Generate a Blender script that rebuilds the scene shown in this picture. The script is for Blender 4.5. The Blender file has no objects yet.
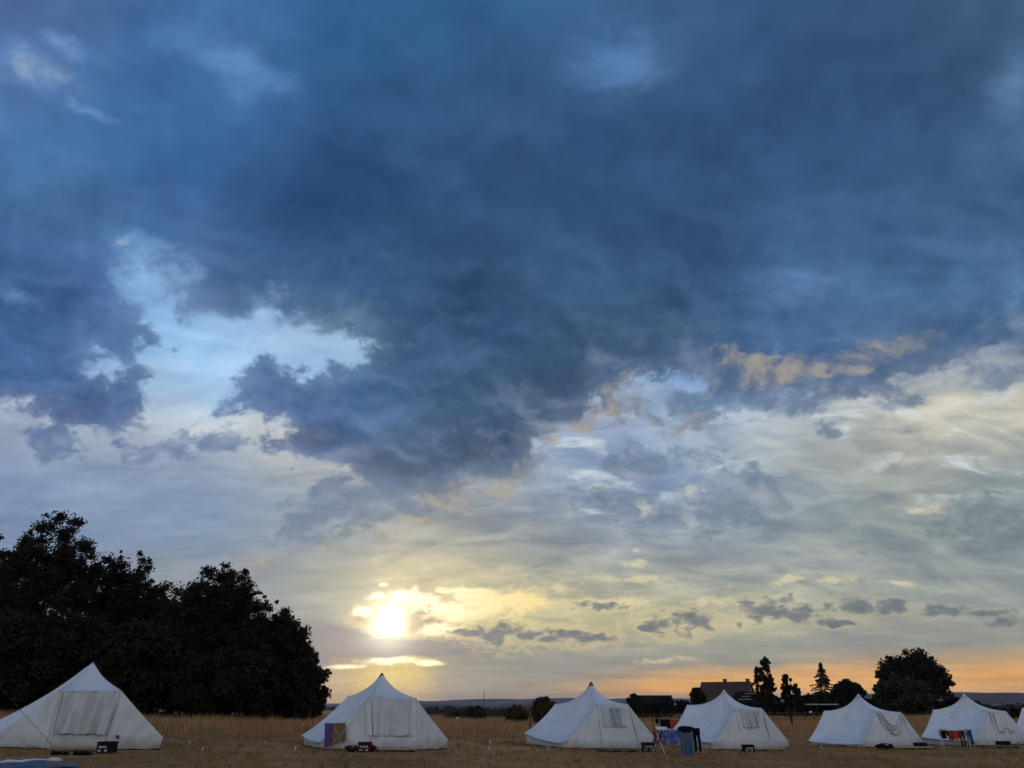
import bpy, math, random
import numpy as np
from mathutils import Vector

# ------------------------------------------------------------------ basics
sc = bpy.context.scene
COL = sc.collection
PI = math.pi
R = math.radians
W, H = 1024, 768
FPX = 769.0
PITCH = math.atan(318.0 / FPX)
EYE = 1.52
CT, ST = math.cos(PITCH), math.sin(PITCH)


def lin(c):
    r = []
    for v in c:
        v = v / 255.0
        r.append(v / 12.92 if v <= 0.04045 else ((v + 0.055) / 1.055) ** 2.4)
    return r


def pdir(px, py):
    """World direction seen at a photograph position."""
    xc, yc = (px - 512) / FPX, (384 - py) / FPX
    return Vector((xc, CT - yc * ST, ST + yc * CT))


def at(px, py, Y):
    d = pdir(px, py)
    return Vector((0, 0, EYE)) + d * (Y / d.y)


def azel(px, py):
    d = pdir(px, py).normalized()
    return math.degrees(math.atan2(d.x, d.y)), math.degrees(math.asin(d.z))


def topix(az, el):
    a, e = R(az), R(el)
    d = Vector((math.sin(a) * math.cos(e), math.cos(a) * math.cos(e), math.sin(e)))
    zc = d.y * CT + d.z * ST
    yc = -d.y * ST + d.z * CT
    zc = max(zc, 0.2)
    return 512 + FPX * d.x / zc, 384 - FPX * yc / zc


def smooth(a, b, x):
    t = min(1.0, max(0.0, (x - a) / (b - a)))
    return t * t * (3 - 2 * t)


def ground_z(x, y):
    """The sloping field; it falls into a valley beyond its far edge."""
    yy = min(y, 100.0)
    yy = max(yy, -40.0)
    xx = max(-60.0, min(80.0, x))
    z = -0.0234 * xx - 0.0063 * yy
    z += 0.0006 * min(30.0, max(0.0, x - 15)) * min(55.0, max(0.0, y - 45))
    edge = 84 + 110 * smooth(4, 22, x) + 60 * smooth(-14, -30, x)
    z -= 26 * smooth(edge, edge + 420, y)
    z += (0.14 * smooth(20, 27, x) + 0.09 * smooth(11, 19, x)) * smooth(34, 42, y)
    z += 0.03 * math.sin(x * 0.31 + 1.3) * math.sin(y * 0.23) * smooth(6, 20, y)
    return z


def on_ground(px, Y, row=715):
    """Point of the field below a place in the photograph at forward distance Y."""
    p = at(px, row, Y)
    return Vector((p.x, p.y, ground_z(p.x, p.y)))


# ------------------------------------------------------------------ mesh building
class MB:
    def __init__(self):
        self.v, self.f = [], []

    def add(self, vs, fs):
        b = len(self.v)
        self.v.extend([tuple(p) for p in vs])
        self.f.extend([tuple(i + b for i in q) for q in fs])

    def grid(self, fn, nu, nv, closed=False):
        vs = [fn(i / nu, j / nv) for j in range(nv + 1) for i in range(nu + 1)]
        fs = [(j * (nu + 1) + i, j * (nu + 1) + i + 1, (j + 1) * (nu + 1) + i + 1, (j + 1) * (nu + 1) + i)
              for j in range(nv) for i in range(nu)]
        self.add(vs, fs)

    def box(self, c, s, rz=0.0, bev=0.0):
        cx, cy, cz = c
        hx, hy, hz = s[0] / 2, s[1] / 2, s[2] / 2
        ca, sa = math.cos(rz), math.sin(rz)
        vs = []
        for z in (-hz, hz):
            for x, y in ((-hx, -hy), (hx, -hy), (hx, hy), (-hx, hy)):
                vs.append((cx + x * ca - y * sa, cy + x * sa + y * ca, cz + z))
        self.add(vs, [(3, 2, 1, 0), (4, 5, 6, 7), (0, 1, 5, 4), (1, 2, 6, 5), (2, 3, 7, 6), (3, 0, 4, 7)])

    def tube(self, pts, rad, n=6, cap=True):
        pts = [Vector(p) for p in pts]
        m = len(pts)
        rad = [rad] * m if not hasattr(rad, '__len__') else rad
        vs, fs = [], []
        ref = None
        for i, p in enumerate(pts):
            t = (pts[min(i + 1, m - 1)] - pts[max(i - 1, 0)])
            if t.length < 1e-9:
                t = Vector((0, 0, 1))
            t.normalize()
            if ref is None:
                ref = Vector((1, 0, 0)) if abs(t.x) < 0.8 else Vector((0, 1, 0))
            a = (ref - t * ref.dot(t)).normalized()
            b = t.cross(a)
            ref = a
            for k in range(n):
                g = 2 * PI * k / n
                vs.append(p + (a * math.cos(g) + b * math.sin(g)) * rad[i])
        for i in range(m - 1):
            for k in range(n):
                k2 = (k + 1) % n
                fs.append((i * n + k, i * n + k2, (i + 1) * n + k2, (i + 1) * n + k))
        if cap:
            fs.append(tuple(range(n - 1, -1, -1)))
            fs.append(tuple(range((m - 1) * n, m * n)))
        self.add(vs, fs)

    def lathe(self, prof, n=16, c=(0, 0, 0), wob=None):
        vs, fs = [], []
        for i, (r, z) in enumerate(prof):
            for k in range(n):
                g = 2 * PI * k / n
                rr = r * (wob(g, z) if wob else 1)
                vs.append((c[0] + rr * math.cos(g), c[1] + rr * math.sin(g), c[2] + z))
        for i in range(len(prof) - 1):
            for k in range(n):
                k2 = (k + 1) % n
                fs.append((i * n + k, i * n + k2, (i + 1) * n + k2, (i + 1) * n + k))
        fs.append(tuple(range(n - 1, -1, -1)))
        fs.append(tuple(range((len(prof) - 1) * n, len(prof) * n)))
        self.add(vs, fs)

    def build(self, name, mat, parent=None, smooth_=False, loc=None):
        me = bpy.data.meshes.new(name)
        me.from_pydata(self.v, [], self.f)
        me.materials.append(mat)
        if smooth_:
            me.polygons.foreach_set('use_smooth', [True] * len(me.polygons))
        me.update()
        o = bpy.data.objects.new(name, me)
        COL.objects.link(o)
        if parent is not None:
            o.parent = parent
        if loc is not None:
            o.location = loc
        return o


def np_mesh(name, verts, faces, mat, parent=None, loc=None, tint=None):
    """verts (n,3), faces (m,k) numpy arrays."""
    me = bpy.data.meshes.new(name)
    n, m, k = len(verts), len(faces), faces.shape[1]
    me.vertices.add(n)
    me.vertices.foreach_set('co', verts.astype(np.float32).ravel())
    me.loops.add(m * k)
    me.loops.foreach_set('vertex_index', faces.astype(np.int32).ravel())
    me.polygons.add(m)
    me.polygons.foreach_set('loop_start', np.arange(0, m * k, k, dtype=np.int32))
    me.polygons.foreach_set('loop_total', np.full(m, k, dtype=np.int32))
    me.update(calc_edges=True)
    if tint is not None:
        a = me.attributes.new('tint', 'FLOAT', 'POINT')
        a.data.foreach_set('value', tint.astype(np.float32))
    me.materials.append(mat)
    o = bpy.data.objects.new(name, me)
    COL.objects.link(o)
    if parent is not None:
        o.parent = parent
    if loc is not None:
        o.location = loc
    return o


def tag(o, label=None, cat=None, group=None, kind=None):
    if label:
        o['label'] = label
    if cat:
        o['category'] = cat
    if group:
        o['group'] = group
    if kind:
        o['kind'] = kind
    return o


def empty(name, loc, rz=0.0):
    o = bpy.data.objects.new(name, None)
    o.empty_display_size = 0.3
    o.location = loc
    o.rotation_euler = (0, 0, rz)
    COL.objects.link(o)
    return o


def copy_tree(o, parent=None):
    c = o.copy()
    COL.objects.link(c)
    if parent is not None:
        c.parent = parent
    for ch in list(o.children):
        copy_tree(ch, c)
    return c


# ------------------------------------------------------------------ node helper
class S:
    """A socket with arithmetic, for short node code."""
    nt = None

    def __init__(self, s):
        self.s = s


def _in(node, i, v):
    if isinstance(v, S):
        S.nt.links.new(v.s, node.inputs[i])
    elif v is not None:
        node.inputs[i].default_value = v


def M(op, a, b=None, c=None, clamp=False):
    n = S.nt.nodes.new('ShaderNodeMath')
    n.operation = op
    n.use_clamp = clamp
    for i, v in enumerate((a, b, c)):
        if v is not None:
            _in(n, i, v)
    return S(n.outputs[0])


def VM(op, a, b=None, c=None, scale=None):
    n = S.nt.nodes.new('ShaderNodeVectorMath')
    n.operation = op
    for i, v in enumerate((a, b, c)):
        if v is not None:
            _in(n, i, v)
    if scale is not None:
        _in(n, 3, scale)
    return S(n.outputs['Value'] if op in ('LENGTH', 'DOT_PRODUCT', 'DISTANCE') else n.outputs[0])


def XYZ(x, y, z):
    n = S.nt.nodes.new('ShaderNodeCombineXYZ')
    for i, v in enumerate((x, y, z)):
        _in(n, i, v)
    return S(n.outputs[0])


def SEP(v):
    n = S.nt.nodes.new('ShaderNodeSeparateXYZ')
    _in(n, 0, v)
    return S(n.outputs[0]), S(n.outputs[1]), S(n.outputs[2])


def MR(v, a, b, c=0.0, d=1.0, smoothstep=False):
    n = S.nt.nodes.new('ShaderNodeMapRange')
    n.clamp = True
    if smoothstep:
        n.interpolation_type = 'SMOOTHSTEP'
    for i, x in enumerate((v, a, b, c, d)):
        _in(n, i, x)
    return S(n.outputs[0])


def MIX(f, a, b, blend='MIX'):
    n = S.nt.nodes.new('ShaderNodeMix')
    n.data_type = 'RGBA'
    n.blend_type = blend
    n.clamp_factor = True
    for i, v in ((0, f), (6, a), (7, b)):
        if isinstance(v, (list, tuple)):
            v = (v[0], v[1], v[2], 1.0)
        _in(n, i, v)
    return S(n.outputs[2])


def NOISE(vec, scale, detail=4.0, rough=0.5, lac=2.0, dist=0.0, color=False):
    n = S.nt.nodes.new('ShaderNodeTexNoise')
    _in(n, 'Vector', vec)
    n.inputs['Scale'].default_value = scale
    n.inputs['Detail'].default_value = detail
    n.inputs['Roughness'].default_value = rough
    n.inputs['Lacunarity'].default_value = lac
    n.inputs['Distortion'].default_value = dist
    return S(n.outputs[1] if color else n.outputs[0])



# ------------------------------------------------------------------ sky
SUN_AZ, SUN_EL = azel(389, 624)

# colours of the open sky and high veil, by place in the sky: rows (y, [(x, (r,g,b)), ...])
SKY_ROWS = [
 (0,   [(0,(120,158,212)),(512,(100,150,210)),(1024,(100,135,180))]),
 (120, [(0,(125,165,220)),(512,(100,150,210)),(1024,(120,150,190))]),
 (290, [(0,(110,160,215)),(150,(132,175,220)),(250,(150,185,225)),(512,(110,150,200)),(1024,(95,135,180))]),
 (330, [(0,(120,160,210)),(150,(142,182,224)),(200,(150,192,232)),(300,(165,195,225)),(512,(130,160,195)),(700,(115,145,185)),(1024,(112,135,165))]),
 (370, [(0,(140,168,208)),(120,(150,188,226)),(200,(155,195,232)),(300,(166,200,232)),(512,(130,160,195)),(700,(125,155,195)),(800,(135,155,185)),(1024,(168,168,164))]),
 (400, [(0,(176,188,206)),(100,(180,190,205)),(200,(172,200,228)),(260,(165,195,228)),(512,(150,165,185)),(600,(165,165,170)),(700,(140,165,198)),(800,(178,190,196)),(900,(186,184,174)),(1024,(182,178,164))]),
 (430, [(0,(158,168,188)),(100,(168,174,186)),(200,(196,200,200)),(300,(190,195,200)),(512,(168,182,198)),(640,(150,165,188)),(720,(158,168,178)),(800,(180,184,184)),(900,(185,181,166)),(1024,(188,183,167))]),
 (460, [(0,(130,150,182)),(100,(140,158,184)),(200,(148,164,184)),(300,(178,180,182)),(500,(178,185,192)),(560,(150,168,190)),(640,(128,148,176)),(700,(158,174,188)),(800,(164,168,162)),(900,(174,171,158)),(1024,(158,162,155))]),
 (500, [(0,(124,146,178)),(100,(130,151,180)),(200,(128,148,177)),(300,(144,160,177)),(400,(160,165,170)),(500,(134,146,160)),(600,(128,142,160)),(700,(126,141,162)),(800,(140,150,154)),(900,(148,154,148)),(1024,(122,136,140))]),
 (540, [(0,(122,143,174)),(200,(127,149,174)),(300,(145,158,168)),(400,(164,165,160)),(500,(152,155,152)),(600,(138,146,152)),(700,(138,146,152)),(800,(142,149,148)),(900,(139,146,143)),(1024,(132,141,140))]),
 (570, [(0,(130,142,165)),(280,(148,154,160)),(340,(170,170,160)),(400,(188,180,156)),(500,(182,175,150)),(600,(162,163,150)),(700,(158,160,150)),(800,(153,158,150)),(900,(146,151,146)),(1024,(140,148,144))]),
 (600, [(0,(140,150,160)),(280,(150,155,158)),(340,(182,178,160)),(400,(225,210,160)),(500,(210,198,152)),(600,(184,178,148)),(700,(172,170,148)),(800,(163,164,148)),(900,(153,157,147)),(1024,(143,149,144))]),
 (625, [(0,(135,142,155)),(290,(130,138,150)),(340,(170,165,155)),(400,(215,200,150)),(500,(200,190,148)),(600,(186,178,142)),(700,(182,175,140)),(800,(164,164,145)),(900,(158,158,144)),(1024,(143,147,141))]),
 (650, [(0,(110,120,140)),(300,(112,120,138)),(400,(148,140,130)),(500,(142,143,138)),(600,(152,151,140)),(700,(147,149,143)),(800,(144,148,143)),(900,(136,141,139)),(1024,(146,144,134))]),
 (664, [(0,(130,125,125)),(300,(135,130,128)),(340,(165,150,130)),(400,(205,182,115)),(460,(146,145,140)),(560,(141,144,143)),(640,(145,146,142)),(700,(146,146,139)),(760,(150,146,136)),(820,(165,150,128)),(870,(190,158,118)),(930,(218,168,108)),(1024,(228,166,100))]),
 (676, [(0,(150,135,115)),(330,(172,156,130)),(390,(224,196,116)),(460,(148,146,138)),(560,(144,146,142)),(610,(160,148,132)),(660,(200,160,112)),(720,(225,168,102)),(820,(238,174,104)),(930,(238,178,96)),(1024,(238,172,90))]),
 (688, [(0,(190,165,130)),(330,(200,174,132)),(390,(234,202,124)),(460,(150,147,138)),(540,(162,150,134)),(590,(204,164,116)),(640,(242,176,90)),(720,(242,181,90)),(820,(242,186,100)),(930,(236,182,102)),(1024,(232,174,100))]),
 (698, [(0,(210,175,130)),(330,(225,185,128)),(400,(228,195,126)),(460,(168,157,136)),(540,(172,154,130)),(600,(196,160,118)),(640,(216,166,108)),(720,(230,176,102)),(800,(238,188,112)),(900,(234,188,118)),(1024,(220,178,122))]),
 (720, [(0,(180,160,135)),(400,(200,175,130)),(512,(155,145,135)),(1024,(190,165,140))]),
]
# colours of the low dark clouds
CLD_ROWS = [
 (0,   [(0,(74,98,152)),(60,(88,118,172)),(150,(75,115,170)),(250,(70,115,170)),(350,(48,96,146)),(512,(52,96,146)),(640,(62,98,145)),(800,(55,82,125)),(950,(62,90,128)),(1024,(58,86,122))]),
 (80,  [(0,(92,130,186)),(60,(84,124,178)),(150,(65,106,162)),(220,(68,112,168)),(300,(60,100,155)),(360,(50,88,138)),(512,(52,85,130)),(640,(62,95,140)),(800,(52,80,125)),(950,(62,92,132)),(1024,(95,125,165))]),
 (160, [(0,(64,106,162)),(100,(62,100,155)),(200,(50,86,140)),(300,(44,78,126)),(400,(48,80,125)),(512,(48,75,118)),(700,(52,80,122)),(900,(54,82,124)),(1024,(62,92,132))]),
 (230, [(0,(76,116,166)),(100,(72,110,160)),(200,(56,93,145)),(280,(42,74,120)),(400,(50,82,125)),(512,(50,80,120)),(700,(55,85,128)),(900,(58,88,130)),(1024,(65,95,135))]),
 (290, [(0,(58,95,150)),(100,(74,104,160)),(200,(98,120,165)),(260,(70,98,145)),(320,(55,85,132)),(400,(55,85,125)),(512,(55,82,120)),(700,(58,88,125)),(800,(74,112,162)),(900,(65,98,140)),(1024,(76,112,155))]),
 (340, [(0,(60,95,147)),(100,(70,100,152)),(300,(92,118,152)),(400,(62,90,130)),(512,(52,78,118)),(600,(60,85,118)),(700,(68,92,130)),(800,(62,90,135)),(900,(80,105,145)),(1024,(70,100,145))]),
 (390, [(0,(65,100,155)),(100,(65,90,142)),(250,(66,92,145)),(350,(74,104,150)),(450,(62,88,125)),(550,(58,80,112)),(650,(80,105,145)),(750,(70,98,140)),(850,(74,100,142)),(1024,(110,128,150))]),
 (440, [(0,(72,98,150)),(200,(88,112,158)),(300,(72,98,148)),(400,(75,100,140)),(500,(66,88,122)),(600,(95,115,145)),(700,(105,125,152)),(850,(95,112,142)),(1024,(120,130,145))]),
 (490, [(0,(105,125,160)),(200,(105,125,160)),(320,(88,110,150)),(420,(84,104,138)),(520,(95,113,142)),(700,(110,128,156)),(1024,(108,122,132))]),
 (540, [(0,(115,132,158)),(200,(118,133,158)),(300,(104,122,154)),(400,(112,126,150)),(600,(118,132,148)),(1024,(112,126,132))]),
 (600, [(0,(110,120,140)),(400,(135,132,132)),(600,(112,120,130)),(1024,(112,120,128))]),
 (660, [(0,(120,125,140)),(400,(140,138,142)),(600,(118,124,130)),(1024,(115,122,128))]),
]
# outlines in the sky: the low deck, the paler half-clouds under it, and the cloud edges lit peach by the sun
DECK = [
 [(-900,-900),(1900,-900),(1900,250),(1200,320),(1024,352),(960,372),(900,388),(860,398),(800,402),(740,400),(690,392),
  (650,394),(612,402),(592,416),(562,432),(546,450),(530,472),(506,488),(470,489),(455,496),(425,502),(405,505),(365,492),
  (335,468),(300,463),(255,457),(242,446),(268,434),(258,426),(208,406),(240,380),(272,362),(300,368),(322,362),(345,358),
  (352,354),(330,341),(300,331),(285,318),(270,305),(258,322),(216,336),(182,328),(172,304),(190,286),(178,278),(150,272),
  (132,285),(150,300),(168,316),(180,336),(178,352),(160,346),(140,350),(120,356),(105,354),(95,362),(140,358),(152,372),
  (142,392),(168,410),(154,421),(124,432),(90,432),(60,426),(20,418),(-60,414),(-900,430)],
]
HALF = [
 [(240,556),(285,536),(285,508),(310,488),(345,476),(420,500),(480,498),(440,516),(390,532),(330,546)],
 [(20,454),(24,424),(45,416),(68,436),(74,464),(45,470)],
 [(158,432),(200,418),(242,436),(244,456),(200,454)],
 [(116,446),(150,437),(200,450),(190,464),(140,458)],
 [(588,412),(640,392),(700,384),(770,386),(850,392),(820,408),(770,420),(700,424),(640,418)],
 [(580,462),(620,450),(690,452),(770,456),(815,452),(790,466),(700,474),(610,478)],
 [(814,441),(838,428),(868,425),(906,414),(914,424),(882,432),(850,440),(826,446)],
 [(700,486),(760,470),(800,500),(780,530),(690,534),(640,515)],
 [(815,542),(850,536),(885,545),(850,551)],
 [(890,530),(960,500),(1100,490),(1100,545),(960,540)],
 [(560,500),(600,484),(660,490),(690,500),(640,516),(580,512)],
 [(880,398),(980,362),(1200,330),(1200,352),(1000,386),(920,404)],
]
PEACH = [
 [(716,344),(760,360),(820,352),(880,340),(955,324),(968,338),(900,358),(860,370),(800,382),(768,390),(730,384)],
 [(600,404),(608,386),(640,364),(668,348),(654,374),(646,392),(662,400),(632,412)],
 [(242,562),(330,546),(395,530),(450,506),(505,492),(522,488),(508,500),(450,522),(395,540),(330,556),(260,570)],
 [(415,505),(450,488),(500,484),(540,446),(566,430),(606,410),(646,400),(600,424),(560,448),(540,476),(508,498),(450,508),(420,512)],
 [(600,412),(680,414),(730,418),(700,428),(640,424)],
]


def row_color(rows, x, y):
    def at_row(r):
        pts = r[1]
        if x <= pts[0][0]:
            return pts[0][1]
        for (x0, c0), (x1, c1) in zip(pts, pts[1:]):
            if x <= x1:
                t = (x - x0) / (x1 - x0)
                return tuple(a + (b - a) * t for a, b in zip(c0, c1))
        return pts[-1][1]
    if y <= rows[0][0]:
        return at_row(rows[0])
    for r0, r1 in zip(rows, rows[1:]):
        if y <= r1[0]:
            t = (y - r0[0]) / (r1[0] - r0[0])
            return tuple(a + (b - a) * t for a, b in zip(at_row(r0), at_row(r1)))
    return at_row(rows[-1])


def poly_sd(polys, x, y):
    best = -1e9
    for P in polys:
        inside = False
        d2 = 1e18
        n = len(P)
        for i in range(n):
            x0, y0 = P[i]
            x1, y1 = P[(i + 1) % n]
            if (y0 > y) != (y1 > y) and x < (x1 - x0) * (y - y0) / (y1 - y0) + x0:
                inside = not inside
            dx, dy = x1 - x0, y1 - y0
            t = max(0, min(1, ((x - x0) * dx + (y - y0) * dy) / (dx * dx + dy * dy)))
            ex, ey = x0 + t * dx - x, y0 + t * dy - y
            d2 = min(d2, ex * ex + ey * ey)
        d = math.sqrt(d2)
        best = max(best, d if inside else -d)
    return best


world = bpy.data.worlds.new('World')
sc.world = world
world.use_nodes = True
nt = world.node_tree
nt.nodes.clear()
S.nt = nt

tc = nt.nodes.new('ShaderNodeTexCoord')
D = VM('NORMALIZE', S(tc.outputs['Generated']))
dx, dy, dz = SEP(D)
DEG = 180 / PI
az0 = M('MULTIPLY', M('ARCTAN2', dx, dy), DEG)
el0 = M('MULTIPLY', M('ARCSINE', dz), DEG)

# gentle warps, so that no outline stays smooth
w1 = NOISE(D, 5.0, 3.0, 0.55, color=True)
w2 = NOISE(D, 22.0, 5.0, 0.62, color=True)
wv = VM('ADD', VM('MULTIPLY', VM('SUBTRACT', w1, (0.5, 0.5, 0.5)), (5.0, 3.0, 0)),
        VM('MULTIPLY', VM('SUBTRACT', w2, (0.5, 0.5, 0.5)), (3.0, 2.4, 0)))
near_h = MR(el0, 1.0, 18.0, 0.22, 1.0)
wv = VM('SCALE', wv, scale=near_h)
wx, wy, _ = SEP(wv)
az = M('ADD', az0, wx)
el = M('ADD', el0, wy)

# cloud-deck coordinates: what a flat layer overhead looks like in perspective
den = M('ADD', M('MAXIMUM', dz, 0.0), 0.16)
px_ = M('DIVIDE', dx, den)
py_ = M('DIVIDE', dy, den)
P = XYZ(px_, py_, 0.0)
Pr = XYZ(M('ADD', M('MULTIPLY', px_, 0.80), M('MULTIPLY', py_, 0.25)),
         M('SUBTRACT', M('MULTIPLY', py_, 1.3), M('MULTIPLY', px_, 0.30)), 0.0)

den2 = M('ADD', M('MAXIMUM', dz, 0.0), 0.50)
qx_, qy_ = M('DIVIDE', dx, den2), M('DIVIDE', dy, den2)
Q = XYZ(qx_, qy_, 0.0)

A0, A1 = -44.0, 44.0


def stack(fn, els, sectors, npt=64):
    """A field over the sky from colour ramps along azimuth, blended over elevation."""
    out = []
    span = (A1 - A0) / sectors
    for s in range(sectors):
        a0 = A0 + s * span
        fac = MR(az, a0, a0 + span)
        cur = None
        for i, e in enumerate(els):
            n = nt.nodes.new('ShaderNodeRGBCurve')
            cols = [fn(*topix(a0 + span * k / (npt - 1), e)) for k in range(npt)]
            for ch in range(3):
                pts = n.mapping.curves[ch].points
                pts[0].location = (0, cols[0][ch])
                pts[len(pts) - 1].location = (1, cols[-1][ch])
                for k in range(1, npt - 1):
                    pts.new(k / (npt - 1), cols[k][ch])
                for p in pts:
                    p.handle_type = 'AUTO_CLAMPED'
            n.mapping.update()
            nt.links.new(fac.s, n.inputs[1])
            c_ = S(n.outputs[0])
            if cur is None:
                cur = c_
            else:
                cur = MIX(MR(el, els[i - 1], e), cur, c_)
        out.append(cur)
    if sectors == 2:
        return MIX(M('GREATER_THAN', az, 0.0), out[0], out[1])
    return out[0]


els_sky = [-1.0, 0.2, 0.9, 1.7, 2.5, 3.4, 5, 6.6, 8.5, 10.5, 13, 15.5, 18, 20, 22.5, 25.5, 30, 40, 52]
els_cld = [2, 6, 10, 13, 16, 19.5, 22, 26, 30, 34.5, 40, 46, 52]
els_out = [5.0, 6.5, 8, 9, 10, 11, 12, 13, 14, 15, 16, 17, 18, 19, 20, 21, 22, 23, 24, 25, 26.5, 28, 30, 33]

sky_c = stack(lambda x, y: [v_ * (1 + k_ * smooth(400, 450, y) * smooth(668, 630, y) * smooth(420, 640, x)) for v_, k_ in zip(lin(row_color(SKY_ROWS, x, y)), (0.02, 0.025, 0.07))], els_sky, 1, 40)
cld_c = stack(lambda x, y: [v_ * k_ for v_, k_ in zip(lin(row_color(CLD_ROWS, x, y)), (1.0, 1.04, 0.96))], els_cld, 1, 40)


def enc(x, y):
    f = lambda d, k: max(0.0, min(1.0, 0.5 + d / k))
    return (f(poly_sd(DECK, x, y), 240), f(poly_sd(HALF, x, y), 120), f(poly_sd(PEACH, x, y), 80))


outl = stack(enc, els_out, 1, 72)
ns = nt.nodes.new('ShaderNodeSeparateColor')
nt.links.new(outl.s, ns.inputs[0])
sd_deck = M('MULTIPLY', M('SUBTRACT', S(ns.outputs[0]), 0.5), 240)
sd_half = M('MULTIPLY', M('SUBTRACT', S(ns.outputs[1]), 0.5), 120)
sd_peach = M('MULTIPLY', M('SUBTRACT', S(ns.outputs[2]), 0.5), 80)

n_big = NOISE(P, 2.1, 5.0, 0.55)
n_mid = NOISE(VM('MULTIPLY', Q, (0.85, 1.2, 1.0)), 8.0, 6.0, 0.56, dist=0.4)
n_fin = NOISE(Q, 24.0, 8.0, 0.66, dist=0.3)
n_str = NOISE(XYZ(M('ADD', M('MULTIPLY', px_, 0.75), M('MULTIPLY', py_, 0.2)), M('MULTIPLY', py_, 1.5), 3.0), 3.0, 7.0, 0.58, dist=0.7)
n_puf = NOISE(XYZ(M('MULTIPLY', az0, 0.75), M('MULTIPLY', el0, 1.35), 0.0), 1.0, 7.0, 0.62, dist=0.3)
PS = (math.sin(R(SUN_AZ)) * math.cos(R(SUN_EL)) / (math.sin(R(SUN_EL)) + 0.5), math.cos(R(SUN_AZ)) * math.cos(R(SUN_EL)) / (math.sin(R(SUN_EL)) + 0.5), 0.0)
to_sun = VM('NORMALIZE', VM('SUBTRACT', PS, Q))


def relief(off, scale, detail, rough, dist, k):
    """Cloud height noise, and how much its slope faces the sun."""
    h0 = NOISE(Q, scale, detail, rough, dist=dist)
    h1 = NOISE(VM('ADD', Q, VM('SCALE', to_sun, scale=off)), scale, detail, rough, dist=dist)
    d = M('MULTIPLY', M('SUBTRACT', h0, h1), k)
    return h0, M('MAXIMUM', d, 0.0), M('MAXIMUM', M('MULTIPLY', d, -1.0), 0.0)


h_a, lit_a, dark_a = relief(0.020, 7.5, 9.0, 0.58, 0.35, 5.0)
h_b = NOISE(XYZ(M('ADD', qx_, M('MULTIPLY', qy_, 0.2)), M('MULTIPLY', qy_, 1.9), 5.0), 9.0, 8.0, 0.60, dist=0.5)
n_puf2 = NOISE(XYZ(M('MULTIPLY', az0, 0.35), M('MULTIPLY', el0, 1.6), 7.0), 0.5, 6.0, 0.62)


def cen(n, k):
    return M('MULTIPLY', M('SUBTRACT', n, 0.5), k)


def blobs(lst, amp, noise, warp=0.35, grow=1.0):
    """Largest of several soft ellipses: 1 at a centre, 0 on the outline."""
    co = XYZ(M('ADD', az0, M('MULTIPLY', wx, warp)), M('ADD', el0, M('MULTIPLY', wy, warp)), 0.0)
    cur = None
    for (x, y, rx, ry) in lst:
        rx, ry = rx * grow, ry * grow
        a, e = azel(x, y)
        ra = abs(azel(x + rx, y)[0] - a)
        re = abs(azel(x, y - ry)[1] - e)
        v = VM('MULTIPLY_ADD', co, (1 / ra, 1 / re, 0), (-a / ra, -e / re, 0))
        l = VM('LENGTH', v)
        cur = l if cur is None else M('SMOOTH_MIN', cur, l, 0.25)
    return M('ADD', M('SUBTRACT', 1.0, cur), cen(noise, amp))


# 1 open sky and veil, textured
col = MIX(1.0, sky_c, XYZ(*(MR(n_str, 0.25, 0.75, a, b) for a, b in ((0.80, 1.20), (0.82, 1.17), (0.86, 1.12)))), 'MULTIPLY')
col = MIX(1.0, col, XYZ(*(MR(n_puf2, 0.25, 0.75, a, b) for a, b in ((0.86, 1.15), (0.87, 1.14), (0.90, 1.10)))), 'MULTIPLY')

crisp = M('MULTIPLY', MR(el0, 2.4, 8.0), MR(el0, 34.0, 24.0))
hv_ = MR(h_b, 0.37, 0.66)
col = MIX(M('MULTIPLY', crisp, MR(az0, -14.0, -2.0, 0.45, 0.75)), col, MIX(hv_, MIX(1.0, col, (0.68, 0.76, 0.88), 'MULTIPLY'), MIX(1.0, col, XYZ(*(MR(az0, -14.0, 2.0, a_, b_) for a_, b_ in ((1.12, 1.36), (1.12, 1.36), (1.11, 1.33)))), 'MULTIPLY')))
FLECK = [(650,490,100,50),(840,425,90,30),(390,480,50,40),(215,428,70,24),(590,450,60,30),(960,470,80,50),(320,420,50,30)]
b_fl = MR(M('ADD', blobs(FLECK, 0.0, h_b, 1.0), cen(h_b, 5.0)), 0.60, 1.35, 0.0, 0.80, True)
col = MIX(b_fl, col, lin((208, 218, 222)))

# 2 bright breaks in the veil
PALE = [(715,597,34,6),(790,578,24,6),(895,467,34,9),(925,512,38,6),(866,404,46,9),(745,493,44,11),(232,432,22,12),
        (205,422,24,8),(690,489,22,7),(600,487,20,6),(640,578,36,5),(620,600,40,6),(660,660,30,4),(560,585,40,6),(1000,392,50,16),
        (840,585,26,5),(900,585,24,4),(312,424,10,7),(330,490,9,5),(60,75,40,26),(15,70,20,20),(130,240,10,6),(196,268,9,7),(100,292,16,8),
        (640,508,16,10),(640,545,8,5),(640,562,16,6),(372,562,12,8)]
b_pale = MR(blobs(PALE, 4.5, n_fin, 1.2), -0.1, 1.0, 0.0, 1.0, True)
warm = MR(el0, 9.0, 16.0, 0.0, 1.0)
pale_c = MIX(warm, lin((238, 222, 172)), lin((206, 214, 214)))
col = MIX(M('MULTIPLY', b_pale, 0.50), col, pale_c)

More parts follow.
